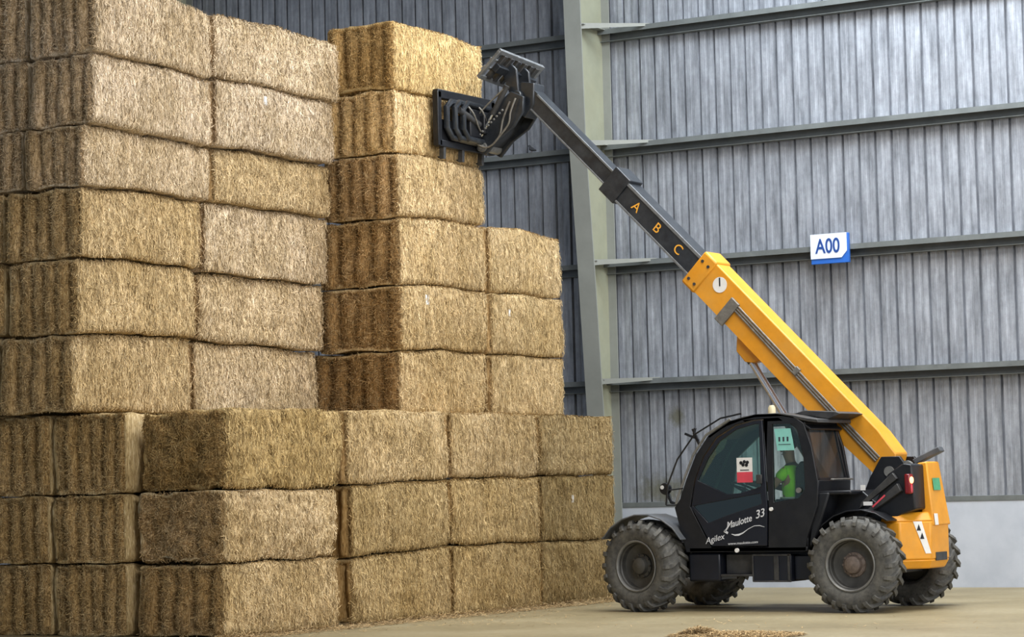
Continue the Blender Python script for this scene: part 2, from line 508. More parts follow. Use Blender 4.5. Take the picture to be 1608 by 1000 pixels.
# bay sign A00 on the girt
def text_mb(body, size, sx=1., ital=0., depth=.004, bold=0.):
    cu = bpy.data.curves.new('txt', 'FONT'); cu.body = body; cu.size = size
    cu.shear = ital; cu.extrude = depth; cu.offset = bold
    cu.align_x = 'CENTER'; cu.align_y = 'CENTER'
    ob = bpy.data.objects.new('txt', cu); C.objects.link(ob)
    bpy.context.view_layer.update()
    dg = bpy.context.evaluated_depsgraph_get()
    me = bpy.data.meshes.new_from_object(ob.evaluated_get(dg))
    vs = [(v.co.x*sx, v.co.y, v.co.z) for v in me.vertices]
    fs = [tuple(p.vertices) for p in me.polygons]
    bpy.data.objects.remove(ob); bpy.data.curves.remove(cu); bpy.data.meshes.remove(me)
    return vs, fs
def put_text(mb, body, size, c, ex, ey, m=0, **kw):
    """lay lettering on a plane: ex = reading direction, ey = up"""
    vs, fs = text_mb(body, size, **kw)
    c, ex, ey = Vector(c), Vector(ex).normalized(), Vector(ey).normalized()
    en = ex.cross(ey)
    mb.add([c + ex*a + ey*b + en*d for a, b, d in vs], fs, m)

t = thing('bay_sign', 'white and blue bay sign reading A00 fixed on the wall girt', 'sign', (-17.36, 37.89, 5.2))
mb = MB(); mb.box(-17.69, -17.03, 37.885, 37.95, 5.20, 5.68); mb.build('backing_panel', M['signblue'], t, bevel=.006)
mb = MB(); mb.prism([(-17.69, 5.285), (-17.15, 5.285), (-17.055, 5.39), (-17.055, 5.682), (-17.69, 5.682)], 37.870, 37.883)
mb.build('face_panel', M['signwhite'], t, smooth=0)
mb = MB(); put_text(mb, 'A00', .33, (-17.385, 37.867, 5.475), (1, 0, 0), (0, 0, 1), sx=.78, bold=.004)
mb.build('lettering', M['signletter'], t, smooth=0)
t.location.x += .04

# ------------------------------------------------------------------ straw bales
def bale_mesh(seed, kind='full', L=2.40, W=1.22, H=.93, rough=1.0):
    """kind: 'full' shows end and long side, 'side' only the long side, 'end' only the end"""
    rnd = random.Random(seed)
    so = Vector((rnd.uniform(0, 90), rnd.uniform(0, 90), rnd.uniform(0, 90)))
    step = .042
    hx, hy, hz = W/2, L/2, H/2
    R = rnd.uniform(.05, .075)
    verts = []; faces = []; cut = []; strand = []
    key = {}
    nb = rnd.choice([5, 5, 6]); ph = rnd.uniform(-.04, .04)
    gd = rnd.uniform(.13, .17) if rough < 2 else .02
    amp = [rnd.uniform(.7, 1.2) for _ in range(9)]
    def shape(x, y, z):
        p = Vector((x, y, z))
        q = Vector((max(-hx+R, min(hx-R, x)), max(-hy+R, min(hy-R, y)), max(-hz+R, min(hz-R, z))))
        d = p - q
        n = d.normalized() if d.length > 1e-6 else Vector((0, 0, 1))
        q = q + n*R
        lo = noise.fractal((p*1.5 + so), 1.0, 2.0, 3)
        hi = noise.noise(p*10 + so)
        flake = noise.noise(Vector((p.x*5.5, p.y*5.5, p.z*1.1)) + so)
        e = (lo*.034 + hi*.013 + flake*.018)*rough - .008
        ey = max(0., abs(n.y) - .3)/.7          # cut ends: upright bulges between the strings
        if ey > 0:
            u = (x/W + .5 + ph)*nb
            wob = .16*noise.noise(Vector((u*.5, z*2.4, seed)))
            g = abs(math.sin(PI*(u + wob)))
            k = amp[max(0, min(8, int(u + wob + 1)))]
            e += ey*(gd*k*(g**.85) - gd*1.0)
            e -= ey*.03*(abs(z)/hz)**3
        sx_ = max(0., abs(n.x) - .3)/.7         # long sides bulge a little
        e += sx_*(.022*math.cos(PI*y/L) + .022*math.cos(PI*z/H) - .014)
        if rough > 2 and n.y < -.3:             # torn end: loose clumps instead of bulges
            e += .075*noise.noise(p*4.2 + so) + .05*noise.noise(p*8 + so) - .03
        if abs(n.z) > .5: e = min(e, 0)
        return q + n*e, n
    def vid(i, j, k, nx, ny, nz):
        kk = (i, j, k)
        if kk in key: return key[kk]
        q, n = shape(-hx + W*i/nx, -hy + L*j/ny, -hz + H*k/nz)
        q.z = max(-hz, min(hz, q.z))
        key[kk] = len(verts)
        verts.append(q); cut.append(min(1, max(0., abs(n.y) - .25)/.5)); strand.append(.5)
        return key[kk]
    nx, ny, nz = round(W/step), round(L/step), round(H/step)
    for a in (0, nx):
        for j in range(ny):
            for k in range(nz):
                f = [vid(a,j,k,nx,ny,nz), vid(a,j+1,k,nx,ny,nz), vid(a,j+1,k+1,nx,ny,nz), vid(a,j,k+1,nx,ny,nz)]
                faces.append(f if a else f[::-1])
    for b in (0, ny):
        for i in range(nx):
            for k in range(nz):
                f = [vid(i,b,k,nx,ny,nz), vid(i+1,b,k,nx,ny,nz), vid(i+1,b,k+1,nx,ny,nz), vid(i,b,k+1,nx,ny,nz)]
                faces.append(f if not b else f[::-1])
    for c in (0, nz):
        for i in range(nx):
            for j in range(ny):
                f = [vid(i,j,c,nx,ny,nz), vid(i+1,j,c,nx,ny,nz), vid(i+1,j+1,c,nx,ny,nz), vid(i,j+1,c,nx,ny,nz)]
                faces.append(f if c else f[::-1])
    nsurf = len(faces); nv = len(verts)
    def blade(p, d, n, ln, w, tone, ce, bend):
        s_ = d.cross(n).normalized()*w
        b = len(verts)
        for q in (p - d*ln/2, p + n*bend, p + d*ln/2):
            for sg in (-1, 1):
                v = q + s_*sg
                v.z = max(-hz, min(hz, v.z)); v.y = min(hy-.01, v.y); v.x = max(-hx+.01, v.x)
                if kind == 'side': v.y = max(-hy, v.y)
                if kind == 'end': v.x = min(hx-.01, v.x)
                verts.append(v)
            cut.extend([ce, ce]); strand.extend([tone, tone])
        faces.append([b, b+1, b+3, b+2]); faces.append([b+2, b+3, b+5, b+4])
    def scatter(face, cnt):
        for _ in range(cnt):
            if face == 'px': x, y, z = hx, rnd.uniform(-hy, hy), rnd.uniform(-hz, hz)
            elif face == 'my': x, y, z = rnd.uniform(-hx, hx), -hy, rnd.uniform(-hz, hz)
            else: x, y, z = rnd.uniform(-hx, hx), rnd.uniform(-hy, hy), hz
            p, n = shape(x, y, z)
            tv = Vector((rnd.gauss(0, 1), rnd.gauss(0, 1), rnd.gauss(0, 1)))
            if face == 'px': tv += Vector((0, 0, rnd.choice((-1, 1))*1.9))
            d = tv - n*tv.dot(n)
            d = (d.normalized() + n*rnd.uniform(-.05, .28)).normalized()
            ce = min(1, max(0., abs(n.y) - .25)/.5)
            blade(p + n*rnd.uniform(.0, .012), d, n, rnd.uniform(.05, .15), rnd.uniform(.0020, .0044),
                  rnd.random(), ce*rnd.uniform(.45, 1), rnd.uniform(0, .02))
    if kind != 'end': scatter('px', 3400)
    if kind != 'side': scatter('my', 2600 if rough < 2 else 4200)
    scatter('top', 500)
    for _ in range(500):                        # tufts along the edges
        y = rnd.uniform(-hy, hy); s_ = rnd.choice((1, 1, 1, -1))
        if kind == 'side' or (kind == 'full' and rnd.random() < .6): p, n = shape(hx, y, s_*hz)
        else: p, n = shape(rnd.uniform(-hx, hx), -hy, s_*hz)
        d = (n + Vector((rnd.gauss(0, .8), rnd.gauss(0, .8), rnd.gauss(0, .6)))).normalized()
        blade(p + d*.02, d, n.orthogonal().normalized(), rnd.uniform(.04, .11), .0026, rnd.random(), .2, .01)
    me = bpy.data.meshes.new('straw_bale')
    me.from_pydata([v + Vector((0, 0, hz)) for v in verts], [], faces)
    a = me.attributes.new('cut_end', 'FLOAT', 'POINT'); a.data.foreach_set('value', cut)
    a = me.attributes.new('strand', 'FLOAT', 'POINT'); a.data.foreach_set('value', strand)
    me.materials.append(M['straw'])
    me.polygons.foreach_set('use_smooth', [True]*nsurf + [False]*(len(faces)-nsurf))
    me.update()
    me['nsurf'] = nv
    return me
BM = {k: [bale_mesh(101 + i + 20*j, k) for i in range(n)] for j, (k, n) in enumerate((('full', 4), ('side', 4), ('end', 3)))}
BM['ragged'] = [bale_mesh(333, 'full', rough=2.6), bale_mesh(335, 'full', rough=2.2)]
GRP = 'large square straw bales in the stack'
count = {}
proto = None
q_ = lambda t: 1.0
def bale(x0, x1, y0, y1, zb, zt, col, label, kind='full', xl=0., wear=.5):
    """one bale from its extents: zb, zt = heights of its underside and top at the near end, the far end
    and how far the middle arches; xl = how far the far end lies out of line; col = its straw tone"""
    global proto
    k = count[kind] = count.get(kind, -1) + 1
    src = BM[kind][k % len(BM[kind])]
    me = src.copy()
    n = len(me.vertices)
    co = np.empty(n*3, dtype=np.float32); me.vertices.foreach_get('co', co); co = co.reshape(-1, 3)
    u = co[:, 1]/2.40 + .5
    uc = np.clip(u, 0, 1)
    arch = np.sin(uc*PI)
    lo = zb[0] + (zb[1]-zb[0])*uc + zb[2]*arch
    hi = zt[0] + (zt[1]-zt[0])*uc + zt[2]*arch - .011
    yw = (y0+y1)/2 + co[:, 1]*(y1-y0)/2.40; xw = co[:, 0] + (x0+x1)/2     # every joint has its own slow wave
    wave = lambda z_, q: .016*np.sin(yw*(4.3+.6*math.sin(z_*31)) + z_*17) * (.6 + .4*np.sin(yw*11.3 + z_*7)) + .008*np.sin(xw*9 + z_*23) if z_ > .1 else 0
    lo = lo + wave(zb[0]*q_(zb), 0); hi = hi + wave(zt[0]*q_(zt), 0)
    w = co[:, 2]/.93
    out = np.empty_like(co)
    out[:, 2] = lo + (hi-lo)*w - zb[0]
    out[:, 0] = co[:, 0]*(x1-x0)/1.22 + xl*(u-.5)
    out[:, 1] = co[:, 1]*(y1-y0)/2.40
    me.vertices.foreach_set('co', out.ravel()); me.update()
    if proto is None:
        o = bpy.data.objects.new('straw_bale', me); proto = o
    else:
        o = proto.copy(); o.data = me
    C.objects.link(o)
    o.location = ((x0+x1)/2, (y0+y1)/2, zb[0])
    o.color = (*col, wear)
    return tag(o, label, 'straw bale', GRP)

def tone(v, warm=0.):
    return (v*(1+.06*warm), v, v*(1-.22*warm))
TAGGED = {}
# left tower: six rows, front column (grooved ends to the left), then the column behind it
# levels of the joints: near end, far end, arch
LA = [(2.81, 2.81, 0), (3.79, 3.82, .03), (4.75, 4.73, .03), (5.65, 5.65, .02), (6.42, 6.36, .01), (7.32, 7.25, .02), (8.32, 8.13, .03)]
LB = [(2.81, 2.81, 0), (3.79, 3.74, .01), (4.71, 4.67, .0), (5.65, 5.64, .01), (6.40, 6.38, .01), (7.30, 7.25, .015), (8.16, 8.10, .05)]
ORD = ['bottom', 'second-lowest', 'third-lowest', 'fourth-lowest', 'second-highest', 'topmost']
xf = [-21.70, -21.60, -21.52, -21.42, -21.28, -21.21]
xL = [-22.92, -22.80, -22.79, -22.45, -22.33, -22.36]
ys = [27.05, 27.05, 27.08, 27.18, 27.06, 26.98]
ye = [29.92, 29.96, 29.96, 29.90, 29.84, 29.92]
tl = [tone(.86, .4), tone(.88, .5), tone(.92, .4), tone(1.02, -.5), tone(1.08, -.8), tone(1.08, -.8)]
tr = [tone(.98, -.2), tone(.95, -.1), tone(1.0, -.5), tone(.88, .3), tone(1.06, -.9), tone(1.02, -.6)]
for r in range(6):
    j = random.uniform(-.03, .03)
    bale(xL[r], xf[r], 24.62+j, ys[r]-.03, LA[r], LA[r+1], tl[r],
         '%s front bale of the left tower, its grooved end and long side both showing' % ORD[r], wear=.85)
    b = bale(xf[r]-1.2, xf[r]+random.uniform(-.03, .01), ys[r]+.03, ye[r], LB[r], LB[r+1], tr[r],
         '%s bale in the left tower\'s second column, only its pale long side showing' % ORD[r], 'side')
    TAGGED['l%d' % r] = b
    xe = xL[r]-.10
    q = [(LA[r+i][0]+.03*(r+i > 0), LA[r+i][1], 0) for i in (0, 1)]
    bale(xe-1.2, xe, 24.70+j*.5, 26.98, q[0], q[1], tl[r],
         '%s bale cut off by the left edge of the photo beside the left tower' % ORD[r], 'end', wear=.8)
# middle tower and the short stack beside it
MA = [(2.81, 2.81, 0), (3.70, 3.71, .03), (4.63, 4.64, .03), (5.60, 5.62, .02), (6.52, 6.47, .03), (7.43, 7.42, .0), (8.40, 8.34, .03)]
MBZ = [(2.81, 2.81, 0), (3.72, 3.70, .01), (4.65, 4.65, .01), (5.64, 5.58, .04)]
mx0 = [-21.96, -21.86, -21.80, -21.73, -21.66, -21.60]
tm = [tone(.90, .5), tone(.92, .5), tone(.98, .4), tone(1.02, .3), tone(1.06, .5), tone(.98, .9)]
for r in range(6):
    xr = [-20.42, -20.38, -20.38, -20.38, -20.44, -20.42][r]
    b = bale(mx0[r], xr, 30.08, 32.38 + (.08 if r == 5 else 0), MA[r], MA[r+1], tm[r],
         ['bottom bale of the middle tower with a dark brown grooved end',
          'second-lowest middle tower bale with a small white tag on its side',
          'middle tower bale level with the top of the short stack',
          'middle tower bale directly below the one pressed by the clamp',
          'middle tower bale with pale bulging end, pressed by the clamp',
          'topmost bale of the middle tower, above the bale clamp'][r], wear=[0, .1, .15, .2, 1, .55][r])
    TAGGED['m%d' % r] = b
for r in range(3):
    xr = [-20.40, -20.38, -20.40][r]
    TAGGED['s%d' % r] = bale(xr-1.2, xr, 32.48, 34.60, MBZ[r], MBZ[r+1], tm[r],
         '%s bale of the short stack of three right of the middle tower' % ['bottom', 'middle', 'top'][r], 'side')
# lower tier: long face of four bales, three rows, and two more end columns at the left
def zt4(r, k):
    return [[(0, 0, 0)]*4,
            [(.895, .89, .0), (.87, .94, 0), (.95, .94, 0), (.93, .92, 0)],
            [(1.79, 1.77, .0), (1.82, 1.88, 0), (1.885, 1.885, 0), (1.89, 1.89, 0)],
            [(2.78, 2.79, .01), (2.79, 2.80, .005), (2.80, 2.80, .0), (2.80, 2.78, 0)]][r][k]
RW = ['bottom', 'middle', 'top']
tt = [[tone(.84,.5), tone(.70,.9), tone(.73,.9), tone(.52,1.0)],  # lower tier: darker, warmer tones than above, darkest at the far end
      [tone(.94,.2), tone(.70,.9), tone(.77,.9), tone(.48,1.1)],
      [tone(.73,1.1), tone(.86,.5), tone(.88,.4), tone(.62,.8)]]
for r in range(3):
    for k, (ya, yb_) in enumerate([(24.80, 27.20), (27.48, 29.83), (29.89, 32.23), (32.29, 34.46)]):
        if k == 0: ya = [24.76, 24.80, 24.88][r]
        if k == 0 and r == 2: yb_ = 27.36
        if k == 1 and r == 2: ya = 27.42
        where = ['at the near corner', 'just past the dark gap', 'third along the face', 'at its far end by the wheel'][k]
        TAGGED['t%d' % (r*0+k) if r == 1 else 'x%d%d' % (r, k)] = bale(-20.82 if k == 0 else -20.72, -19.47, ya, yb_, zt4(r, k), zt4(r+1, k), tt[r][k],
             '%s-row bale of the lower tier\'s long face, %s' % (RW[r], where if k != 2 else 'third from the near corner'),
             ('ragged' if r >= 1 else 'full') if k == 0 else 'side', wear=.45)
    for k, (xa, xb) in enumerate(((-22.14, -20.95), (-23.42, -22.21))):
        z0 = [(0, 0, 0), (.90, .90, 0), (1.765, 1.78, 0), (2.78, 2.79, 0)]
        bale(xa, xb, 24.74 + random.uniform(-.04, .03), 27.0, z0[r], z0[r+1], tone(.80, .7),
             ['%s-row bale of the lower tier showing only its end, beside the corner column',
              '%s-row bale of the lower tier cut off by the left photo edge'][k] % RW[r], 'end', wear=.7)
    bale(-23.40, -22.19, 27.06, 29.4, z0[r], z0[r+1], tone(.80, .7),
         '%s-row bale inside the lower tier, carrying the second column of the left tower' % RW[r], 'end')
# small white tags
def bale_tag(o, y, z, w, h):
    x = max(v.co.x for v in o.data.vertices if abs(v.co.y + o.location.y - y) < .05 and abs(v.co.z + o.location.z - z) < .08 and o.data['nsurf'] > v.index)
    mb_ = MB(); mb_.box(x + o.location.x - .004, x + o.location.x + .008, y-w, y+w, z-h/2, z+h/2)
    ob = mb_.build('paper_tag', M['white'], o)
    ob['label'] = 'small white paper tag'
bale_tag(TAGGED['m1'], 30.72, 4.44, .045, .14)
bale_tag(TAGGED['l4'], 28.15, 7.10, .03, .12)
bale_tag(TAGGED['t3'], 33.15, 1.54, .025, .11)
bale_tag(TAGGED['s1'], 32.95, 4.35, .02, .10)

# loose straw along the foot of the stack and a scattered heap near the camera
def litter(name, label, spots, seed, mound=0):
    rnd = random.Random(seed); verts = []; faces = []; st = []
    for (xa, xb, ya, yb_, cnt, hmax) in spots:
        for _ in range(cnt):
            u, v = rnd.random(), rnd.random()
            if mound:
                r_ = math.sqrt(u); a = 2*PI*v
                px = (xa+xb)/2 + (xb-xa)/2*r_*math.cos(a); py = (ya+yb_)/2 + (yb_-ya)/2*r_*math.sin(a)
                top = hmax*(1-r_*r_)
            else:
                px = xb - (xb-xa)*u**.5 if xa > xb else xa + (xb-xa)*u**2.2
                py = ya + (yb_-ya)*v; top = hmax*(1-u)**2
            z = .006 + top*rnd.random()
            a = rnd.uniform(0, 2*PI); e = rnd.uniform(-.25, .25)
            d = Vector((math.cos(a)*math.cos(e), math.sin(a)*math.cos(e), math.sin(e)))
            s_ = d.cross(Vector((0, 0, 1))).normalized()*rnd.uniform(.002, .005)
            ln = rnd.uniform(.03, .09)
            p = Vector((px, py, z)); b = len(verts)
            pts = [p-d*ln-s_, p-d*ln+s_, p+d*ln+s_, p+d*ln-s_]
            for q in pts:
                q.z = max(q.z, .004); verts.append(q)
            faces.append((b, b+1, b+2, b+3)); st.extend([rnd.random()]*4)
    me = bpy.data.meshes.new(name); me.from_pydata(verts, [], faces)
    a = me.attributes.new('strand', 'FLOAT', 'POINT'); a.data.foreach_set('value', st)
    me.materials.append(M['straw'])
    o = link(bpy.data.objects.new(name, me)); o.color = (.9, .84, .74, 1)
    o['kind'] = 'stuff'
    return tag(o, label, 'loose straw')
litter('loose_straw', 'loose straw swept along the foot of the lower bale tier',
       [(-19.32, -18.9, 24.4, 34.4, 7000, .06), (-19.32, -18.2, 24.4, 33.0, 1200, .01)], 5)
litter('straw_heap', 'low heap of loose straw on the floor at the bottom of the photo',
       [(-14.1, -12.5, 25.6, 26.9, 4200, .025), (-14.05, -13.65, 26.0, 26.75, 1500, .085)], 6, mound=1)
litter('straw_litter', 'thin straw litter scattered over the concrete floor',
       [(-18.1, -8, 27.4, 30.2, 300, .0)], 8)

# ------------------------------------------------------------------ telehandler
T = thing('telehandler', 'black and yellow telescopic handler with boom raised to the bale stack', 'telehandler', (-15.45, 31.92, 0))
CY = 31.92

# boom frame of reference: along s up the boom, t square to it
B0 = Vector((-13.83, 0, 1.82)); DS = Vector((-math.sin(PI/4), 0, math.cos(PI/4))); DT = Vector((math.cos(PI/4), 0, math.sin(PI/4)))
def bp(s, t, y): 
    q = B0 + DS*s + DT*t
    return Vector((q.x, y, q.z))
def bpoly(mb, pts, y0, y1, m=0):
    return mb.prism([(bp(s, t, 0).x, bp(s, t, 0).z) for s, t in pts], y0, y1, m=m)

# --- chassis
mb = MB()
mb.box(-17.3, -13.6, 31.5, 32.4, .48, .92)
mb.box(-17.45, -16.9, 31.55, 32.3, .42, .95)
mb.box(-16.3, -14.6, 31.25, 31.6, .62, .80)
mb.prism([(-14.35, .9), (-14.35, 1.25), (-14.12, 1.75), (-13.95, 2.02), (-13.68, 2.02), (-13.45, 1.7), (-13.4, .9)], 31.93, 31.985)
mb.prism([(-14.35, .9), (-14.35, 1.25), (-14.12, 1.75), (-13.95, 2.02), (-13.68, 2.02), (-13.45, 1.7), (-13.4, .9)], 32.415, 32.47)
mb.build('chassis', M['black'], T, bevel=.012)
for x in (-17.05, -13.92):
    mb = MB(); mb.tube([(x, 31.15, .61), (x, 32.69, .61)], .11, 14)
    mb.sphere((x, CY, .61), (.22, .24, .2))
    mb.build('axle', M['frame'], T)
# side tanks and step
mb = MB(); mb.box(-16.40, -15.92, 31.0, 31.5, .40, .79); mb.build('fuel_tank', M['body'], T, bevel=.03)
mb = MB(); mb.box(-15.9, -15.46, 31.14, 31.5, .50, .76); mb.box(-15.92, -15.44, 31.0, 31.45, .47, .50); mb.build('side_tray', M['frame'], T, bevel=.006)
mb = MB()
mb.box(-15.43, -14.87, 31.0, 31.48, .40, .755)
mb.box(-14.86, -14.62, 31.08, 31.48, .42, .74)
st = mb.build('battery_box', M['body'], T, bevel=.01)
mb = MB()
for (a, b, c, d) in ((-15.43, -14.87, .74, .765), (-15.43, -14.87, .395, .415), (-15.44, -15.42, .40, .76), (-14.92, -14.885, .40, .76), (-15.12, -15.05, .42, .74)):
    mb.box(a, b, 30.985, 31.0, c, d)
mb.build('box_trim', M['frame'], st, bevel=.003)

# --- wheels
def wheel(cx, cyo, side, steer, hubmat):
    """cyo = outer face, side = -1 for the near side, +1 for the far side"""
    R, Wd = .62, .46
    cy = cyo - side*Wd/2
    c = (cx, cy, .622)
    w = bpy.data.objects.new('wheel', None); link(w); w.parent = T
    w.location = Vector(c) - T.location
    def fin(mb_, name, mat, bev=0):
        ob = mb_.build(name, mat, None, org=c, bevel=bev); ob.location = (0, 0, 0); ob.parent = w
        return ob
    mb = MB()
    h = Wd/2
    prof = [(.335, -h*.80), (.40, -h*.98), (.47, -h*1.0), (.535, -h*.95), (.572, -h*.82), (.584, -h*.5), (.588, 0),
            (.584, h*.5), (.572, h*.82), (.535, h*.95), (.47, h), (.40, h*.98), (.335, h*.80)]
    mb.lathe(prof, c, 56, close=True)
    n = 22
    for k in range(n):
        for sd in (-1, 1):
            a0 = 2*PI*(k + (.5 if sd > 0 else 0))/n
            # lug from the middle of the tread down over the shoulder, raked back
            pr = []
            for u, rr, lag in ((-.02, .604, .17), (.45, .612, .07), (.80, .606, .0), (.97, .56, -.02), (1.0, .515, -.03)):
                a = a0 + lag
                y = cy + sd*h*u*1.02
                for da, dr in ((-.052, -.035), (-.045, .016), (.045, .016), (.052, -.035)):
                    rad = rr + dr
                    if u > .9: 
                        pr.append((cx + (rr+.0)*math.cos(a+da), y + (sd*.022 if dr > 0 else -sd*.02), .622 + (rr+.0)*math.sin(a+da)))
                    else:
                        pr.append((cx + rad*math.cos(a+da), y, .622 + rad*math.sin(a+da)))
            fs = []
            for i in range(4):
                for q in range(4):
                    q2 = (q+1) % 4
                    fs.append((i*4+q, i*4+q2, (i+1)*4+q2, (i+1)*4+q))
            fs.append((0, 1, 2, 3)); fs.append((16, 17, 18, 19))
            mb.add(pr, fs)
    fin(mb, 'tyre', M['rubber'])
    s = side
    mb = MB()
    mb.lathe([(.34, s*h*.84), (.352, s*h*.90), (.338, s*h*.93), (.322, s*h*.86), (.318, s*h*.70)], c, 48)
    fin(mb, 'rim_lip', M['rimlip'])
    mb = MB()
    mb.lathe([(.322, s*h*.80), (.305, s*h*.55), (.295, s*h*.30), (.25, s*h*.22), (.13, s*h*.25), (.0, s*h*.25)], c, 48)
    mb.lathe([(.34, -h*.8), (.30, -h*.6), (.295, s*h*.3)], c, 40)
    rim = fin(mb, 'rim', M['rim'])
    mb = MB()
    mb.lathe([(.165, s*h*.22), (.16, s*h*.34), (.125, s*h*.40), (.11, s*h*.62), (.085, s*h*.70), (.0, s*h*.72)], c, 28)
    for k in range(10):
        a = 2*PI*k/10
        p0 = Vector((cx+.145*math.cos(a), cy+s*h*.30, .622+.145*math.sin(a)))
        mb.tube([p0, p0+Vector((0, s*.03, 0))], .016, 6)
    fin(mb, 'hub', hubmat)
    w.rotation_euler = (0, 0, steer)
    return w
st_ = math.radians(-11)
wheel(-17.06, 30.76, -1, st_, M['rim'])
wheel(-13.93, 30.76, -1, 0, M['hub'])
wheel(-17.06, 33.08, 1, st_, M['rim'])
wheel(-13.93, 33.08, 1, 0, M['hub'])

# --- fenders
def fender(x, y0, y1, r, a0, a1, name, mat, n=7, th=.02, front=True):
    mb = MB(); outer = []; inner = []
    for i in range(n+1):
        a = math.radians(a0 + (a1-a0)*i/n)
        outer.append((x + (r+th)*math.cos(a), .622 + (r+th)*math.sin(a)*(.98)))
        inner.append((x + r*math.cos(a), .622 + r*math.sin(a)*.98))
    mb.prism(outer + inner[::-1], y0, y1)
    return mb.build(name, mat, T, bevel=.006)
fender(-17.02, 30.80, 31.34, .70, 30, 148, 'front_fender', M['fender'])
fender(-17.02, 32.50, 33.04, .70, 30, 148, 'front_fender', M['fender'])
fender(-13.93, 31.02, 31.34, .71, 52, 165, 'rear_fender', M['black'])

# --- cab shell
y0c, y1c = 30.94, 31.98
outer = [(-16.40, .80), (-16.56, 1.40), (-16.47, 1.52), (-16.37, 1.78), (-16.22, 2.10), (-16.02, 2.36), (-15.68, 2.55), (-15.31, 2.625),
         (-14.95, 2.62), (-14.75, 2.58), (-14.60, 2.48), (-14.50, 2.18), (-14.42, 1.70), (-14.44, 1.40), (-14.60, .98), (-14.62, .80)]
door_o = [(-16.02, .86), (-16.32, 1.41), (-16.24, 1.78), (-16.10, 2.08), (-15.90, 2.33), (-15.60, 2.49), (-15.32, 2.55), (-15.19, 2.555), (-15.15, 1.40), (-15.17, .86)]
quarter = [(-15.06, 2.48), (-14.80, 2.48), (-14.70, 2.40), (-14.62, 2.02), (-14.61, 1.62), (-14.70, 1.50), (-15.07, 1.45)]
mb = MB()
mb.prism(outer, y0c, y0c+.05, [door_o, quarter])
mb.prism(outer, y1c-.05, y1c, [[(-16.2, 1.45), (-16.1, 2.06), (-15.6, 2.47), (-14.8, 2.48), (-14.6, 2.0), (-14.6, 1.5)]])
# floor and lower rear / front walls, rear window surround
mb.box(-16.35, -14.6, y0c, y1c, .80, .86)
def sheet_between(mb, pts, th=.03):
    """strip following pts (x,z) across the cab width"""
    for (xa, za), (xb, zb) in zip(pts[:-1], pts[1:]):
        d = Vector((xb-xa, 0, zb-za)); L = d.length; d.normalize()
        nrm = Vector((-d.z, 0, d.x))
        c = Vector(((xa+xb)/2, (y0c+y1c)/2, (za+zb)/2)) + nrm*(-th/2)*0
        mb.obox(c, d*(L/2+.004), Vector((0, (y1c-y0c)/2-.02, 0)), nrm*th/2)
sheet_between(mb, [(-16.38, .82), (-16.53, 1.40)])
sheet_between(mb, [(-14.62, .82), (-14.61, .98), (-14.46, 1.40), (-14.43, 1.72)])
sheet_between(mb, [(-14.52, 2.40), (-14.62, 2.47)])
cabf = mb.build('cab_frame', M['black'], T, bevel=.008)
# roof
mb = MB()
rp = [(-16.02, 2.36), (-15.85, 2.465), (-15.68, 2.55), (-15.5, 2.595), (-15.31, 2.625), (-14.95, 2.63), (-14.75, 2.595), (-14.55, 2.55), (-14.40, 2.53)]
rin = [(x+.01, z-.05) for x, z in rp]
mb.prism(rp + rin[::-1], y0c+.0, y1c+.02)
mb.prism([(-14.9, 2.62), (-14.40, 2.53), (-14.22, 2.60), (-14.30, 2.63), (-14.75, 2.66)], y0c+.35, y1c+.12)
mb.build('roof', M['frame'], T, bevel=.012)
# windscreen: curved glass across the cab
mb = MB()
wp = [(-16.50, 1.46), (-16.47, 1.56), (-16.37, 1.80), (-16.23, 2.10), (-16.03, 2.36)]
wi = [(x+.008, z-.002) for x, z in wp]
mb.prism(wp + wi[::-1], y0c+.03, y1c-.03)
mb.build('windscreen', M['glass'], T, smooth=50)
for yy in (y0c+.005, y1c-.005):
    mb = MB(); mb.tube([(-16.545, yy, 1.43)] + [(x-.02, yy, z+.01) for x, z in wp[1:]] + [(-15.68, yy, 2.57)], .018, 8)
    mb.build('windscreen_pillar', M['grey'], T)
mb = MB(); mb.tube([(-16.66, y0c-.05, 1.44), (-16.63, y0c-.05, 1.7), (-16.47, y0c-.05, 2.05), (-16.2, y0c-.05, 2.38), (-15.8, y0c-.05, 2.585), (-15.5, y0c-.02, 2.64)], .013, 6)
mb.tube([(-16.66, y0c-.05, 1.44), (-16.52, y0c, 1.44)], .013, 6); mb.tube([(-16.63, y0c-.05, 1.64), (-16.42, y0c, 1.66)], .010, 6)
mb.build('grab_rail', M['black'], T)
# door with two panes, lettering, handle
win_d = [(-16.19, 1.76), (-16.02, 2.06), (-15.84, 2.28), (-15.58, 2.43), (-15.30, 2.49), (-15.25, 2.49), (-15.25, 1.66), (-15.55, 1.58), (-15.76, 1.57)]
win_l = [(-16.27, 1.42), (-15.80, 1.49), (-15.26, 1.57), (-15.24, 1.43), (-15.75, 1.29), (-16.05, 1.19)]
door_in = [(-16.00, .875), (-16.30, 1.41), (-16.225, 1.77), (-16.09, 2.07), (-15.89, 2.315), (-15.595, 2.475), (-15.32, 2.535), (-15.20, 2.54), (-15.165, 1.40), (-15.185, .875)]
mb = MB(); mb.prism(door_in, y0c-.012, y0c+.035, [win_d, win_l])
door = mb.build('door', M['body'], T, bevel=.008)
mb = MB(); mb.prism(win_d, y0c+.006, y0c+.012); mb.build('door_window', M['glass'], door, smooth=0)
mb = MB(); mb.prism(win_l, y0c+.006, y0c+.012); mb.build('lower_door_window', M['darkglass'], door, smooth=0)
mb = MB()
mb.box(-15.30, -15.22, y0c-.045, y0c-.012, 1.70, 1.82)
mb.build('door_handle', M['frame'], door, bevel=.006)
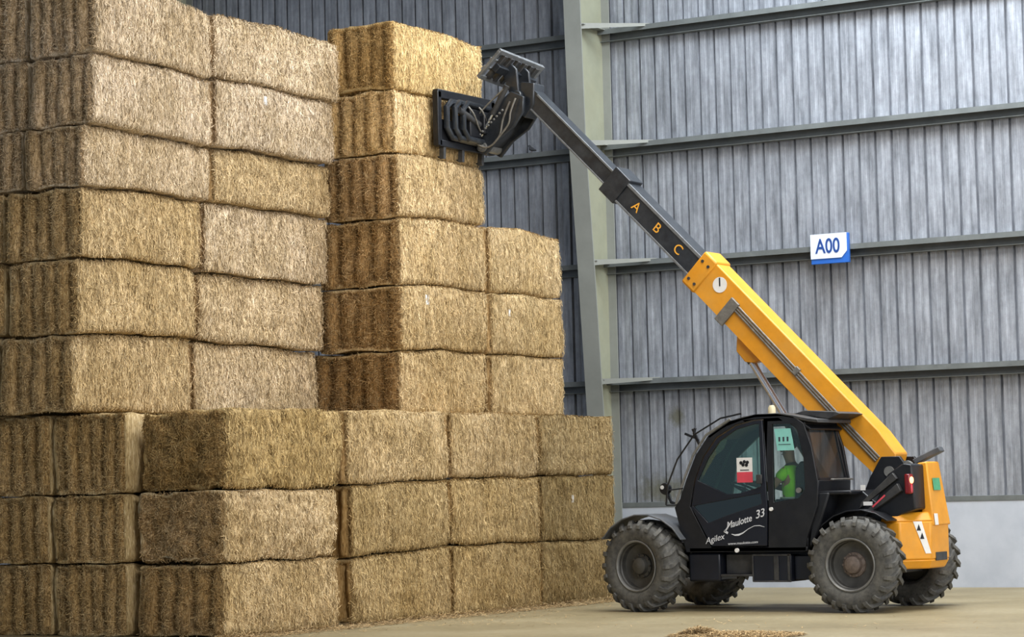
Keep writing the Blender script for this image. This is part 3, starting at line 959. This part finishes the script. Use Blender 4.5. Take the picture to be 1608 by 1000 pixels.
mb = MB(); mb.tube([(-15.10, y0c-.010, 1.36), (-15.10, y0c-.036, 1.36)], .026, 12); mb.build('push_button', M['white'], T)
mb = MB(); mb.tube([(-15.62, y0c-.014, .82), (-15.62, y0c-.04, .82)], .03, 10)
mb.build('door_lock', M['white'], door)
# lettering on the door
yl_ = y0c-.015
mb = MB()
put_text(mb, 'Maulotte', .125, (-15.585, yl_, 1.195), (.965, 0, .262), (-.12, 0, .99), ital=.25, sx=.86, depth=.002, bold=.0012)
put_text(mb, '33', .15, (-15.275, yl_, 1.298), (.965, 0, .262), (-.12, 0, .99), ital=.25, sx=.95, depth=.002, bold=.0012)
put_text(mb, 'Agilex', .115, (-15.955, yl_, .975), (.975, 0, .225), (-.1, 0, .99), ital=.25, sx=1.0, depth=.002)
mb.bar((-15.80, yl_, 1.07), (-15.72, yl_, 1.17), .004, .018, up=(0, 0, 1)); mb.bar((-15.81, yl_, 1.08), (-15.755, yl_, 1.05), .004, .03, up=(0, 0, 1))
put_text(mb, 'www.maulotte.com', .05, (-15.535, yl_, .918), (.998, 0, .05), (0, 0, 1), sx=1.12, depth=.002)
# swoosh
sw = [(-15.70, 1.035, .006), (-15.65, 1.018, .014), (-15.59, 1.02, .020), (-15.53, 1.045, .014), (-15.45, 1.10, .007), (-15.36, 1.14, .006), (-15.28, 1.143, .008), (-15.21, 1.125, .004)]
up_ = [(x, z+w) for x, z, w in sw]; dn = [(x, z-w*.3) for x, z, w in sw]
mb.prism(up_ + dn[::-1], yl_-.002, yl_)
mb.build('lettering', M['letter'], door, smooth=0)
# stickers on the panes
mb = MB(); mb.box(-15.60, -15.37, y0c-.002, y0c+.004, 1.86, 2.05); w_st = mb.build('warning_sticker', M['white'], door, smooth=0)
mb = MB(); mb.box(-15.60, -15.37, y0c-.003, y0c+.004, 1.72, 1.86); mb.build('red_panel', M['red'], w_st, smooth=0)
mb = MB()
for a, b in ((-.05, .035), (.0, .05), (.045, .04), (-.02, .0), (.03, -.005)):
    mb.tube([(-15.485+a, y0c-.006, 1.955+b*.8), (-15.485+a, y0c-.003, 1.955+b*.8)], .024, 10)
mb.bar((-15.55, y0c-.004, 1.885), (-15.42, y0c-.004, 1.885), .002, .012); mb.build('pictogram', M['black'], w_st, smooth=0)
mb = MB(); mb.prism(quarter, y0c+.02, y0c+.026); qw = mb.build('quarter_window', M['clearglass'], T, smooth=0)
mb = MB(); mb.prism([(-15.04, 2.42), (-14.80, 2.42), (-14.75, 2.13), (-15.00, 2.13)], y0c+.014, y0c+.018); tp_ = mb.build('teal_notice', M['teal'], qw, smooth=0)
mb = MB()
for i in range(3): mb.bar((-14.965+.06*i, y0c+.011, 2.31), (-14.965+.06*i, y0c+.011, 2.25), .002, .025, up=(1, 0, 0))
mb.bar((-14.98, y0c+.011, 2.21), (-14.80, y0c+.011, 2.21), .002, .008); mb.build('notice_print', M['trouser'], tp_, smooth=0)
# rear window and frame
mb = MB()
for (ya, yb_, za, zb) in ((y0c+.02, y0c+.11, 1.70, 2.47), (y1c-.10, y1c-.01, 1.70, 2.47), (y0c+.02, y1c-.01, 1.70, 1.76), (y0c+.02, y1c-.01, 2.42, 2.50)):
    xa = lambda z: -14.43 - .16*(z-1.70)/.78
    mb.add([(xa(za)-.04, ya, za), (xa(za), ya, za), (xa(za), yb_, za), (xa(za)-.04, yb_, za),
            (xa(zb)-.04, ya, zb), (xa(zb), ya, zb), (xa(zb), yb_, zb), (xa(zb)-.04, yb_, zb)],
           [(0,1,2,3),(4,7,6,5),(0,4,5,1),(1,5,6,2),(2,6,7,3),(3,7,4,0)])
rw = mb.build('rear_window', M['black'], T, bevel=.006)
mb = MB(); mb.add([(-14.46, y0c+.1, 1.75), (-14.46, y1c-.1, 1.75), (-14.60, y1c-.1, 2.43), (-14.60, y0c+.1, 2.43)], [(0, 1, 2, 3)])
mb.build('pane', M['smoked'], rw, smooth=0)
mb = MB(); mb.tube([(-14.39, y0c+.35, 1.735), (-14.36, y0c+.35, 1.735), (-14.36, y1c-.06, 1.735), (-14.39, y1c-.06, 1.735)], .012, 8); mb.build('rear_bar', M['grey'], rw)
mb = MB(); mb.tube([(-14.70, y0c-.02, 1.60), (-14.70, y0c+.01, 1.60)], .035, 14); mb.build('window_latch', M['rimlip'], T)
# seat, wheel and console
mb = MB()
mb.box(-15.28, -14.80, 31.22, 31.70, 1.14, 1.27); mb.prism([(-14.92, 1.22), (-14.80, 1.25), (-14.72, 1.95), (-14.80, 2.0), (-14.88, 1.9)], 31.22, 31.70)
mb.box(-15.2, -14.85, 31.3, 31.62, .86, 1.14)
mb.build('seat', M['seat'], T, bevel=.04, seg=3)
mb = MB()
mb.tube([(-16.05, 31.46, .95), (-15.80, 31.46, 1.55)], .05, 10)
cw = Vector((-15.75, 31.46, 1.64)); n_ = Vector((.45, 0, .89)); ux = Vector((0, 1, 0)); uy = n_.cross(ux)
mb.tube([cw + .18*(math.cos(2*PI*k/24)*ux + math.sin(2*PI*k/24)*uy) for k in range(25)], .016, 8, cap=False)
for k in range(3):
    a = 2*PI*k/3 + .5
    mb.tube([cw, cw + .18*(math.cos(a)*ux + math.sin(a)*uy)], .012, 6)
mb.tube([cw, Vector((-15.80, 31.46, 1.53))], .03, 8)
mb.build('steering_wheel', M['seat'], T)
mb = MB(); mb.prism([(-16.42, .86), (-16.44, 1.42), (-16.15, 1.44), (-15.98, 1.3), (-16.05, .86)], 31.1, 31.86); mb.build('dashboard', M['seat'], T, bevel=.02)

# --- lamps, mirrors, beacon
mb = MB()
mb.lathe([(.0, -.05), (.075, -.05), (.085, -.02), (.07, .04), (.03, .06), (0, .06)], (-16.80, 31.16, 1.66), 20)
mb.tube([(-16.80, 31.2, 1.60), (-16.74, 31.2, 1.48), (-16.60, 31.25, 1.42)], .03, 8)
hl = mb.build('head_lamp', M['black'], T)
mb = MB(); mb.tube([(-16.83, 31.105, 1.68), (-16.83, 31.10, 1.68)], .028, 12); mb.build('lens', M['white'], hl)
mb = MB()
mb.tube([(-16.17, 31.0, 2.22), (-16.25, 30.98, 2.40), (-16.23, 30.98, 2.47)], .022, 8)
mb.bar((-16.38, 30.96, 2.40), (-16.24, 30.98, 2.34), .03, .035); mb.bar((-16.27, 30.98, 2.46), (-16.19, 30.98, 2.30), .03, .03)
mb.build('mirror_arm', M['black'], T, bevel=.004)
mb = MB(); mb.tube([(-15.45, 31.75, 2.61), (-15.45, 31.75, 2.65)], .06, 14); mb.lathe([(0, 0)], (0, 0, 0), 3) if False else None
mb.tube([(-15.45, 31.75, 2.65), (-15.45, 31.75, 2.73), (-15.45, 31.75, 2.76)], [.055, .05, .03], 14); mb.build('beacon', M['beige'], T)

# --- rear bodywork, counterweight
mb = MB()
mb.prism([(-14.50, .86), (-14.47, 1.58), (-13.98, 1.57), (-13.80, 1.42), (-13.62, 1.78), (-13.40, 1.92), (-13.27, 1.90), (-13.24, 1.32), (-13.46, 1.25), (-13.66, 1.0), (-13.70, .86)], 31.36, 31.93)
mb.box(-14.58, -13.98, 31.0, 31.93, 1.53, 1.585)
mb.prism([(-14.60, .86), (-14.50, 1.56), (-14.28, 1.56), (-14.46, 1.05), (-14.56, .86)], 30.98, 31.4)
rb = mb.build('rear_body', M['black'], T, bevel=.02)
mb = MB(); mb.prism([(-14.02, 1.33), (-13.98, 1.42), (-13.52, 1.80), (-13.46, 1.72)], 31.30, 31.36); mb.prism([(-13.95, 1.22), (-13.92, 1.30), (-13.45, 1.66), (-13.40, 1.56)], 31.28, 31.36)
mb.build('louvre', M['frame'], rb, bevel=.008)
mb = MB(); mb.bar((-13.80, 31.265, 1.36), (-13.62, 31.265, 1.51), .004, .022); mb.build('red_stripe', M['red'], rb, smooth=0)
mb = MB(); mb.box(-13.99, -13.93, 31.33, 31.355, 1.58, 1.65); mb.build('sticker', M['white'], rb, smooth=0)
mb = MB(); mb.box(-13.94, -13.82, 31.29, 31.32, 1.38, 1.43); mb.build('sticker', M['white'], rb, smooth=0)
cwp = [(-13.72, 31.30), (-13.44, 31.30), (-13.14, 31.62), (-13.14, 32.22), (-13.44, 32.54), (-13.72, 32.54)]
cwl = [(-13.72, 31.36), (-13.46, 31.36), (-13.20, 31.66), (-13.20, 32.18), (-13.46, 32.48), (-13.72, 32.48)]
mb = MB()
mb.plan(cwl, .54, .66, top=cwp); mb.plan(cwp, .66, 1.16); mb.plan(cwp, 1.16, 1.28, top=[(-13.72, 31.40), (-13.5, 31.40), (-13.2, 31.68), (-13.2, 32.16), (-13.5, 32.44), (-13.72, 32.44)])
mb.add([(-13.28, 31.68, 1.1), (-13.12, 31.68, 1.1), (-13.12, 32.26, 1.1), (-13.28, 32.26, 1.1),
        (-13.36, 31.74, 1.92), (-13.22, 31.74, 1.94), (-13.22, 32.16, 1.94), (-13.36, 32.16, 1.92)],
       [(0,3,2,1),(4,5,6,7),(0,1,5,4),(1,2,6,5),(2,3,7,6),(3,0,4,7)])
cwt = mb.build('counterweight', M['yellow'], T, bevel=.02)
def cham(u, z, d=.006):     # point on the chamfered near corner
    a = Vector((-13.44, 31.30, z)); b = Vector((-13.14, 31.62, z)); n_ = Vector((.73, -.68, 0))
    return a + (b-a)*u + n_*d
mb = MB(); mb.add([cham(.42, 1.16), cham(.70, 1.16), cham(.98, .74), cham(.80, .74)], [(0, 1, 2, 3)]); ws = mb.build('white_label', M['white'], cwt, smooth=0)
mb = MB()
for u, z in ((.60, 1.08), (.70, .97)):
    mb.add([cham(u-.07, z-.04, .009), cham(u+.07, z-.04, .009), cham(u, z+.045, .009)], [(0, 1, 2)])
mb.build('warning_triangle', M['black'], ws, smooth=0)
mb = MB(); mb.add([(-13.162, 31.82, 1.56), (-13.162, 32.06, 1.56), (-13.180, 32.06, 1.72), (-13.180, 31.82, 1.72)], [(0, 1, 2, 3)]); mb.build('green_label', M['green'], cwt, smooth=0)
mb = MB(); mb.lathe([(0, 0), (.001, 0)], (0, 0, 0), 3) if False else None
mb.obox((-13.118, 31.76, 1.18), (.004, 0, -.0), (0, .055, 0), (-.006, 0, .075)); mb.build('round_label', M['white'], cwt, bevel=.003)
mb = MB(); mb.box(-13.145, -13.13, 31.75, 32.12, .64, .75); mb.build('number_plate', M['frame'], cwt, bevel=.004)
# tail lamp
mb = MB(); mb.box(-13.33, -13.25, 31.23, 31.36, 1.52, 1.78); tlm = mb.build('tail_lamp', M['lamp'], T, bevel=.02)
mb = MB(); mb.sphere((-13.245, 31.28, 1.70), (.02, .05, .045)); mb.build('bulb', M['lit'], tlm)
mb = MB(); mb.sphere((-13.248, 31.28, 1.59), (.012, .025, .06)); mb.build('reflector', M['red'], tlm)
# bar above the pivot: rear mirror bracket
mb = MB(); mb.obox((-13.36, 32.15, 2.02), (.19, 0, .085), (0, .07, 0), (-.02, 0, .035)); mb.build('rear_mirror', M['fender'], T, bevel=.015)
# engine hood on the far side
mb = MB(); mb.prism([(-16.2, .75), (-16.2, 1.25), (-15.9, 1.42), (-14.5, 1.48), (-14.3, 1.2), (-14.3, .75)], 32.55, 33.08); mb.build('engine_hood', M['yellow'], T, bevel=.05)

# --- boom, three stages
yc = 32.20
mb = MB()
bpoly(mb, [(.10, -.20), (.0, .0), (.12, .22), (.5, .27), (3.98, .30), (3.98, -.22), (1.2, -.25)], yc-.20, yc+.20)
mb.build('outer_boom', M['yellow'], T, bevel=.02)
mb = MB(); bpoly(mb, [(3.86, -.245), (3.86, .325), (4.12, .325), (4.12, -.245)], yc-.222, yc+.222)
col_ = mb.build('boom_collar', M['yellow'], T, bevel=.03)
for s_, t_ in ((3.93, -.13), (4.05, -.13), (3.93, .19), (4.05, .19)):
    mb = MB(); p = bp(s_, t_, yc-.222); mb.tube([p, p - Vector((0, .014, 0))], .022, 10); mb.build('bolt', M['frame'], col_)
mb = MB(); p = bp(3.63, .12, yc-.203)
mb.tube([p, p-Vector((0, .004, 0))], .11, 28); cn = mb.build('round_decal', M['white'], T)
mb = MB(); mb.bar(p + Vector((0, -.006, -.02)), p + Vector((0, -.006, .10)), .02, .003, up=(0, 1, 0)); mb.build('pointer', M['black'], cn, smooth=0)
mb = MB(); bpoly(mb, [(3.4, -.13), (3.4, .21), (6.0, .21), (6.0, -.13)], yc-.165, yc+.165)
bpoly(mb, [(5.72, -.175), (5.72, .255), (6.04, .255), (6.04, -.175)], yc-.195, yc+.195)
mid = mb.build('middle_boom', M['boomblack'], T, bevel=.012)
for ta, tb in ((-.13, -.10), (.165, .21)):
    mb = MB(); bpoly(mb, [(4.1, ta), (4.1, tb), (5.75, tb), (5.75, ta)], yc-.185, yc-.165); mb.build('guide_rail', M['rail'], mid, bevel=.004)
mb = MB()
for ch, s_ in (('A', 5.40), ('B', 4.94), ('C', 4.48)):
    put_text(mb, ch, .20, bp(s_, .035, yc-.172), -DS, DT, depth=.002)
mb.build('lettering', M['orange'], mid, smooth=0)
mb = MB(); bpoly(mb, [(5.8, -.085), (5.8, .165), (7.95, .165), (7.95, -.085)], yc-.13, yc+.13)
inn = mb.build('inner_boom', M['boomblack'], T, bevel=.01)
for ta, tb in ((-.085, -.06), (.135, .165)):
    mb = MB(); bpoly(mb, [(6.05, ta), (6.05, tb), (7.8, tb), (7.8, ta)], yc-.145, yc-.13); mb.build('guide_rail', M['rail'], inn, bevel=.004)
# hose rack along the yellow boom
mb = MB()
for t_ in (.095, .058, .021):
    mb.tube([bp(.25, t_-.07, yc-.225), bp(1.3, t_-.05, yc-.225), bp(3.25, t_, yc-.225), bp(3.32, t_, yc-.205)], .015, 8)
hr = mb.build('hydraulic_pipe', M['pipe'], T)
mb = MB(); bpoly(mb, [(3.20, .13), (3.36, .13), (3.36, -.27), (3.20, -.27)], yc-.25, yc-.20); mb.build('pipe_bracket', M['pipe'], hr, bevel=.01)
mb = MB(); bpoly(mb, [(1.9, .10), (1.98, .10), (1.98, -.02), (1.9, -.02)], yc-.247, yc-.20)
mb.build('pipe_bracket', M['pipe'], hr, bevel=.01)
# lift cylinder and its lug
mb = MB(); bpoly(mb, [(2.45, -.2), (3.05, -.2), (2.86, -.42), (2.66, -.44), (2.55, -.36)], yc-.09, yc+.09); mb.build('cylinder_lug', M['yellow'], T, bevel=.015)
ca = bp(2.74, -.36, yc); cb = Vector((-14.62, yc, 1.25)); dd = (cb-ca).normalized()
mb = MB(); mb.tube([ca, ca + dd*1.15], .052, 18); rod = mb.build('lift_cylinder', M['rod'], T)
mb = MB(); mb.tube([ca + dd*1.1, cb], .08, 16); mb.build('cylinder_barrel', M['black'], rod)
mb = MB(); mb.tube([ca - dd*.05, ca + dd*.14], .066, 14); mb.build('rod_eye', M['black'], rod)
# boom foot pin
mb = MB(); mb.tube([(-13.83, yc-.30, 1.82), (-13.83, yc+.30, 1.82)], .07, 18); mb.tube([(-13.60, yc-.26, 1.86), (-13.60, yc-.19, 1.86)], .10, 18); mb.build('pivot_pin', M['grey'], T)

# --- boom head: nose, tilted carriage frame
mb = MB()
tip = bp(7.9, .04, yc)
mb.prism([(-19.28, 7.62), (-19.50, 7.66), (-19.72, 7.50), (-19.70, 7.30), (-19.45, 7.12), (-19.30, 7.30)], yc-.15, yc+.15)
mb.tube([(-19.55, yc-.22, 7.45), (-19.55, yc+.22, 7.45)], .08, 16)
mb.prism([(-19.52, 7.5), (-19.68, 7.5), (-19.85, 7.95), (-19.70, 8.0), (-19.55, 7.85)], yc-.20, yc-.15)
mb.prism([(-19.52, 7.5), (-19.68, 7.5), (-19.85, 7.95), (-19.70, 8.0), (-19.55, 7.85)], yc+.15, yc+.20)
mb.build('boom_head', M['boomblack'], T, bevel=.015)
fa = Vector((-19.60, 31.62, 8.07)); va = Vector((0, 1.22, -.10)); vb = Vector((-.36, 0, -.32))
fn = va.cross(vb).normalized()
mb = MB()
def fbar(u0, v0, u1, v1, w, h=.05, lift=0):
    mb.bar(fa + va*u0 + vb*v0 + fn*lift, fa + va*u1 + vb*v1 + fn*lift, w, h, up=fn)
fbar(0, 0, 1, 0, .07, .06); fbar(0, 1, 1, 1, .07, .06); fbar(0, .36, 1, .36, .035, .04, .03); fbar(0, .68, 1, .68, .035, .04, .03)
for u in (.02, .98): fbar(u, 0, u, 1, .06, .05)
mb.build('carriage_frame', M['rail'], T, bevel=.006)
for u in (.16, .30, .46, .62, .76, .88):
    mb = MB(); fbar(u, .04, u, .96, .085, .07, -.02); mb.build('carriage_plate', M['frame'], T, bevel=.01)
mb = MB(); fbar(.1, .5, .95, .5, .12, .10, -.06); mb.build('carriage_beam', M['boomblack'], T, bevel=.01)

# ------------------------------------------------------------------ bale clamp
K = thing('bale_clamp', 'black hydraulic bale clamp hung from the boom tip, pressed on a bale', 'bale clamp', (-20.2, 31.75, 6.4))
xk = -20.29
mb = MB()
mb.bar((xk, 30.95, 7.44), (xk, 32.50, 7.44), .10, .13, up=(0, 0, 1))
mb.bar((xk, 30.98, 6.72), (xk, 32.45, 6.72), .10, .10, up=(0, 0, 1))
mb.bar((xk, 30.99, 6.68), (xk, 30.99, 7.48), .10, .10, up=(1, 0, 0)); mb.bar((xk, 32.44, 6.68), (xk, 32.44, 7.48), .10, .10, up=(1, 0, 0))
mb.bar((xk, 31.45, 6.7), (xk, 31.45, 7.45), .08, .08, up=(1, 0, 0)); mb.bar((xk, 32.05, 6.7), (xk, 32.05, 7.45), .08, .08, up=(1, 0, 0))
mb.box(xk-.02, xk+.03, 31.45, 32.44, 6.76, 7.40)
mb.box(xk-.02, xk+.02, 31.0, 31.45, 6.76, 7.08)
mb.build('clamp_frame', M['black'], K, bevel=.012)
for y in (31.12, 31.62, 32.15):
    mb = MB(); mb.bar((xk, y, 6.70), (xk-.01, y, 6.50), .06, .08, up=(1, 0, 0)); mb.tube([(xk, y, 6.53), (xk-.09, y, 6.535)], [.03, .012], 8)
    mb.build('tine', M['frame'], K, bevel=.006)
for off, y_a, y_b in ((.08, 31.12, 31.50), (.13, 31.26, 31.66), (.17, 31.42, 31.80)):
    mb = MB(); x = xk + off
    pts = [(x, y_b+.35, 7.32), (x, y_a+.12, 7.34), (x, y_a, 7.25), (x, y_a, 6.95), (x, y_a+.12, 6.82), (x, y_b+.45, 6.80)]
    mb.tube(pts, .048, 10); mb.build('grab_arm', M['boomblack'], K)
mb = MB(); mb.tube([(xk+.17, 31.3, 7.22), (xk+.17, 31.85, 7.06)], .05, 12); mb.tube([(xk+.17, 31.85, 7.06), (xk+.17, 32.15, 6.98)], .028, 10)
mb.build('clamp_cylinder', M['frame'], K)
mb = MB(); mb.box(xk+.02, xk+.18, 31.60, 32.42, 6.86, 7.28); mb.box(xk+.15, xk+.26, 31.86, 32.36, 6.92, 7.20); mb.build('mounting_block', M['black'], K, bevel=.02)
mb = MB()
mb.prism([(-19.40, 7.42), (-19.62, 7.52), (-20.0, 7.26), (-20.18, 7.05), (-20.25, 6.72), (-20.08, 6.62), (-19.86, 6.84), (-19.58, 7.00), (-19.42, 7.2)], yc-.26, yc-.20)
mb.prism([(-19.40, 7.42), (-19.62, 7.52), (-20.0, 7.26), (-20.18, 7.05), (-20.25, 6.72), (-20.08, 6.62), (-19.86, 6.84), (-19.58, 7.00), (-19.42, 7.2)], yc+.15, yc+.21)
mb.prism([(-19.62, 7.2), (-19.80, 7.30), (-20.15, 7.0), (-20.05, 6.75), (-19.8, 6.95)], yc-.20, yc+.15)
mb.build('link_arm', M['boomblack'], K, bevel=.012)
mb = MB(); mb.tube([(-20.12, yc-.30, 6.74), (-20.12, yc+.25, 6.74)], .075, 16); mb.tube([(-20.12, yc-.33, 6.74), (-20.12, yc-.29, 6.74)], .04, 10); mb.build('pin', M['grey'], K)
mb = MB(); mb.tube([(-19.66, yc-.29, 7.60), (-19.92, yc-.29, 7.20)], .042, 12); lc = mb.build('tilt_cylinder', M['frame'], K)
mb = MB(); mb.tube([(-19.92, yc-.29, 7.20), (-20.12, yc-.29, 6.90)], .022, 10); mb.build('piston_rod', M['chrome'], lc)
# hoses
def hose(pts, r=.014):
    ps = []
    P = [Vector(p) for p in pts]
    for i in range(len(P)-1):
        p0, p1, p2, p3 = P[max(i-1, 0)], P[i], P[i+1], P[min(i+2, len(P)-1)]
        for k in range(6):
            u = k/6
            ps.append(.5*((2*p1) + (p2-p0)*u + (2*p0-5*p1+4*p2-p3)*u*u + (3*p1-p0-3*p2+p3)*u**3))
    ps.append(P[-1])
    m_ = MB(); m_.tube(ps, r, 8); return m_.build('hose', M['pipe'], K)
yh = yc-.32
hose([(-19.70, yh, 7.55), (-20.05, yh, 7.30), (-20.28, yh-.1, 7.02), (-20.22, yh-.15, 6.92)])
hose([(-19.60, yh, 7.36), (-19.72, yh, 7.12), (-19.80, yh, 6.86), (-20.02, yh, 6.72), (-20.22, yh-.1, 6.85), (-20.18, yh-.2, 7.0)])
hose([(-19.50, yh, 7.40), (-19.58, yh-.02, 7.2), (-19.64, yh, 7.02), (-19.86, yh, 6.80)])
hose([(xk+.14, 31.5, 7.36), (xk+.22, 31.62, 7.2), (xk+.2, 31.8, 7.0), (xk+.16, 32.0, 6.9)])
hose([(xk+.14, 31.75, 7.38), (xk+.24, 31.85, 7.24), (xk+.24, 32.0, 7.02), (xk+.2, 32.2, 6.96)])
mb = MB()
for k in range(9):
    u = k/8; p = Vector((-19.72, yh-.02, 7.24)).lerp(Vector((-20.12, yh-.02, 6.92)), u)
    mb.sphere(p, (.022, .015, .018), 8, 6)
mb.build('chain', M['rimlip'], K)
mb = MB(); mb.box(xk+.09, xk+.11, 31.36, 31.46, 7.16, 7.36); mb.build('yellow_marker', M['orange'], K, bevel=.004)

# ------------------------------------------------------------------ operator in the cab
PX, PY = -15.02, 31.46
P = thing('person', 'person in a bright green hi-vis vest seated in the cab', 'person', (PX, PY, 1.27))
def skin_body(name, chains, mat, parent, lev=2, root=0):
    vs = []; es = []; rs = []
    for ch in chains:
        prev = None
        for (p, r) in ch:
            hit = None
            for i, v in enumerate(vs):
                if (v - Vector(p)).length < 1e-4: hit = i
            if hit is None:
                vs.append(Vector(p)); rs.append(r); hit = len(vs)-1
            if prev is not None: es.append((prev, hit))
            prev = hit
    me = bpy.data.meshes.new(name)
    o3 = parent.location.copy()
    q = parent.parent
    while q is not None: o3 += q.location; q = q.parent
    me.from_pydata([v - o3 for v in vs], es, [])
    ob = link(bpy.data.objects.new(name, me)); ob.parent = parent
    me.materials.append(mat)
    sm = ob.modifiers.new('skin', 'SKIN')
    for i, r in enumerate(rs):
        sv = me.skin_vertices[0].data[i]
        sv.radius = (r, r) if not isinstance(r, tuple) else r
        sv.use_root = (i == root)
    sm.use_smooth_shade = True
    sb = ob.modifiers.new('sub', 'SUBSURF'); sb.levels = lev; sb.render_levels = lev
    return ob
pel = (PX, PY, 1.36); bel = (PX-.0, PY, 1.52); che = (PX-.02, PY, 1.76); nk = (PX-.03, PY, 1.97); hd0 = (PX-.06, PY, 2.07); hd1 = (PX-.07, PY, 2.17)
chains = [[(pel, .145), (bel, .135), (che, .15), (nk, .06), (hd0, .085), (hd1, .095)]]
for s_ in (-1, 1):
    sh = (PX-.03, PY+s_*.19, 1.86); el = (PX-.22, PY+s_*.24, 1.62); wr = (PX-.52, PY+s_*.17, 1.70); pa = (PX-.62, PY+s_*.16, 1.72)
    chains.append([(che, .15), (sh, .072), (el, .052), (wr, .034), (pa, .04)])
    hp = (PX-.05, PY+s_*.10, 1.34); kn = (PX-.50, PY+s_*.14, 1.36); an = (PX-.62, PY+s_*.14, .96); toe = (PX-.80, PY+s_*.14, .91)
    chains.append([(pel, .145), (hp, .10), (kn, .07), (an, .048), (toe, .045)])
    for k in range(4):
        off = (k-1.5)*.019
        b = Vector(pa) + Vector((-.03, s_*off, .012))
        chains.append([(pa, .04), (tuple(b), .011), (tuple(b+Vector((-.05, 0, .0))), .0095), (tuple(b+Vector((-.065, 0, -.035))), .0085)])
    b = Vector(pa)
    chains.append([(pa, .04), (tuple(b+Vector((.0, -s_*.04, -.01))), .012), (tuple(b+Vector((-.04, -s_*.05, -.03))), .010)])
body = skin_body('body', chains, M['skin'], P, 2)
# face: nose, eyes, mouth, ears on the body's head
mb = MB()
mb.sphere((PX-.165, PY, 2.135), (.022, .014, .02)); mb.sphere((PX-.06, PY-.098, 2.13), (.022, .012, .032)); mb.sphere((PX-.06, PY+.098, 2.13), (.022, .012, .032))
mb.build('nose_and_ears', M['skin'], body)
mb = MB()
for s_ in (-1, 1): mb.sphere((PX-.155, PY+s_*.034, 2.165), (.010, .013, .008))
mb.bar((PX-.152, PY-.025, 2.085), (PX-.152, PY+.025, 2.085), .012, .008); mb.build('eyes_and_mouth', M['hair'], body)
mb = MB(); mb.sphere((PX-.045, PY, 2.215), (.112, .10, .075)); mb.build('hair', M['hair'], P)
vest = skin_body('hi_vis_vest', [[((PX, PY, 1.34), .16), (bel, .155), (che, .175), ((PX-.03, PY, 1.90), .10)],
                                  [(che, .175), ((PX-.03, PY-.17, 1.87), .088), ((PX-.12, PY-.225, 1.74), .078)], [(che, .175), ((PX-.03, PY+.17, 1.87), .088), ((PX-.12, PY+.225, 1.74), .078)]], M['hivis'], P, 2)
mb = MB(); mb.lathe([(.17, 0)], (0, 0, 0), 3) if False else None
for z_ in (1.50,):
    mb.tube([(PX-.0+.175*math.cos(2*PI*k/24), PY+.175*math.sin(2*PI*k/24), z_) for k in range(25)], .016, 6, cap=False)
mb.build('reflective_band', M['band'], P)
legs = [[((PX-.02, PY, 1.36), .15)]]
for s_ in (-1, 1):
    legs.append([((PX-.02, PY, 1.36), .15), ((PX-.06, PY+s_*.10, 1.345), .108), ((PX-.50, PY+s_*.14, 1.365), .080), ((PX-.60, PY+s_*.14, 1.02), .062)])
skin_body('trousers', legs[1:], M['trouser'], P, 2)

# ------------------------------------------------------------------ light: daylight through the roof lights and the open side, plus an added fill lamp
w = bpy.data.worlds.new('world'); scn.world = w; w.use_nodes = True
bg = w.node_tree.nodes['Background']; bg.inputs['Color'].default_value = (.70, .82, 1.0, 1); bg.inputs['Strength'].default_value = .46
def area(name, loc, sx, sy, power, col, target=None):
    l = bpy.data.lights.new(name, 'AREA'); l.shape = 'RECTANGLE'; l.size = sx; l.size_y = sy; l.energy = power; l.color = col
    o = link(bpy.data.objects.new(name, l)); o.location = loc
    if target:
        o.rotation_euler = (Vector(target) - Vector(loc)).to_track_quat('-Z', 'Y').to_euler()
    return o
area('roof_light_1', (-14.5, 34.0, 13.2), 8, 4, 1250, (.86, .94, 1.0))
area('roof_light_2', (-11.5, 28.5, 13.2), 8, 6, 1250, (1, .97, .93))
area('bale_end_fill', (0.0, 14.0, 13.0), 7, 9, 3000, (1, .97, .93), (-16, 26, 4))  # fill lamp added to brighten the bale ends and bring out their grooves
area('open_side_daylight', (6, 31, 6), 6, 11, 1000, (1, .97, .93), (-20, 31, 7))

scn.view_settings.view_transform = 'Standard'
scn.view_settings.look = 'None'
scn.view_settings.gamma = 1
scn.view_settings.use_curve_mapping = False
scn.view_settings.exposure = 0.54
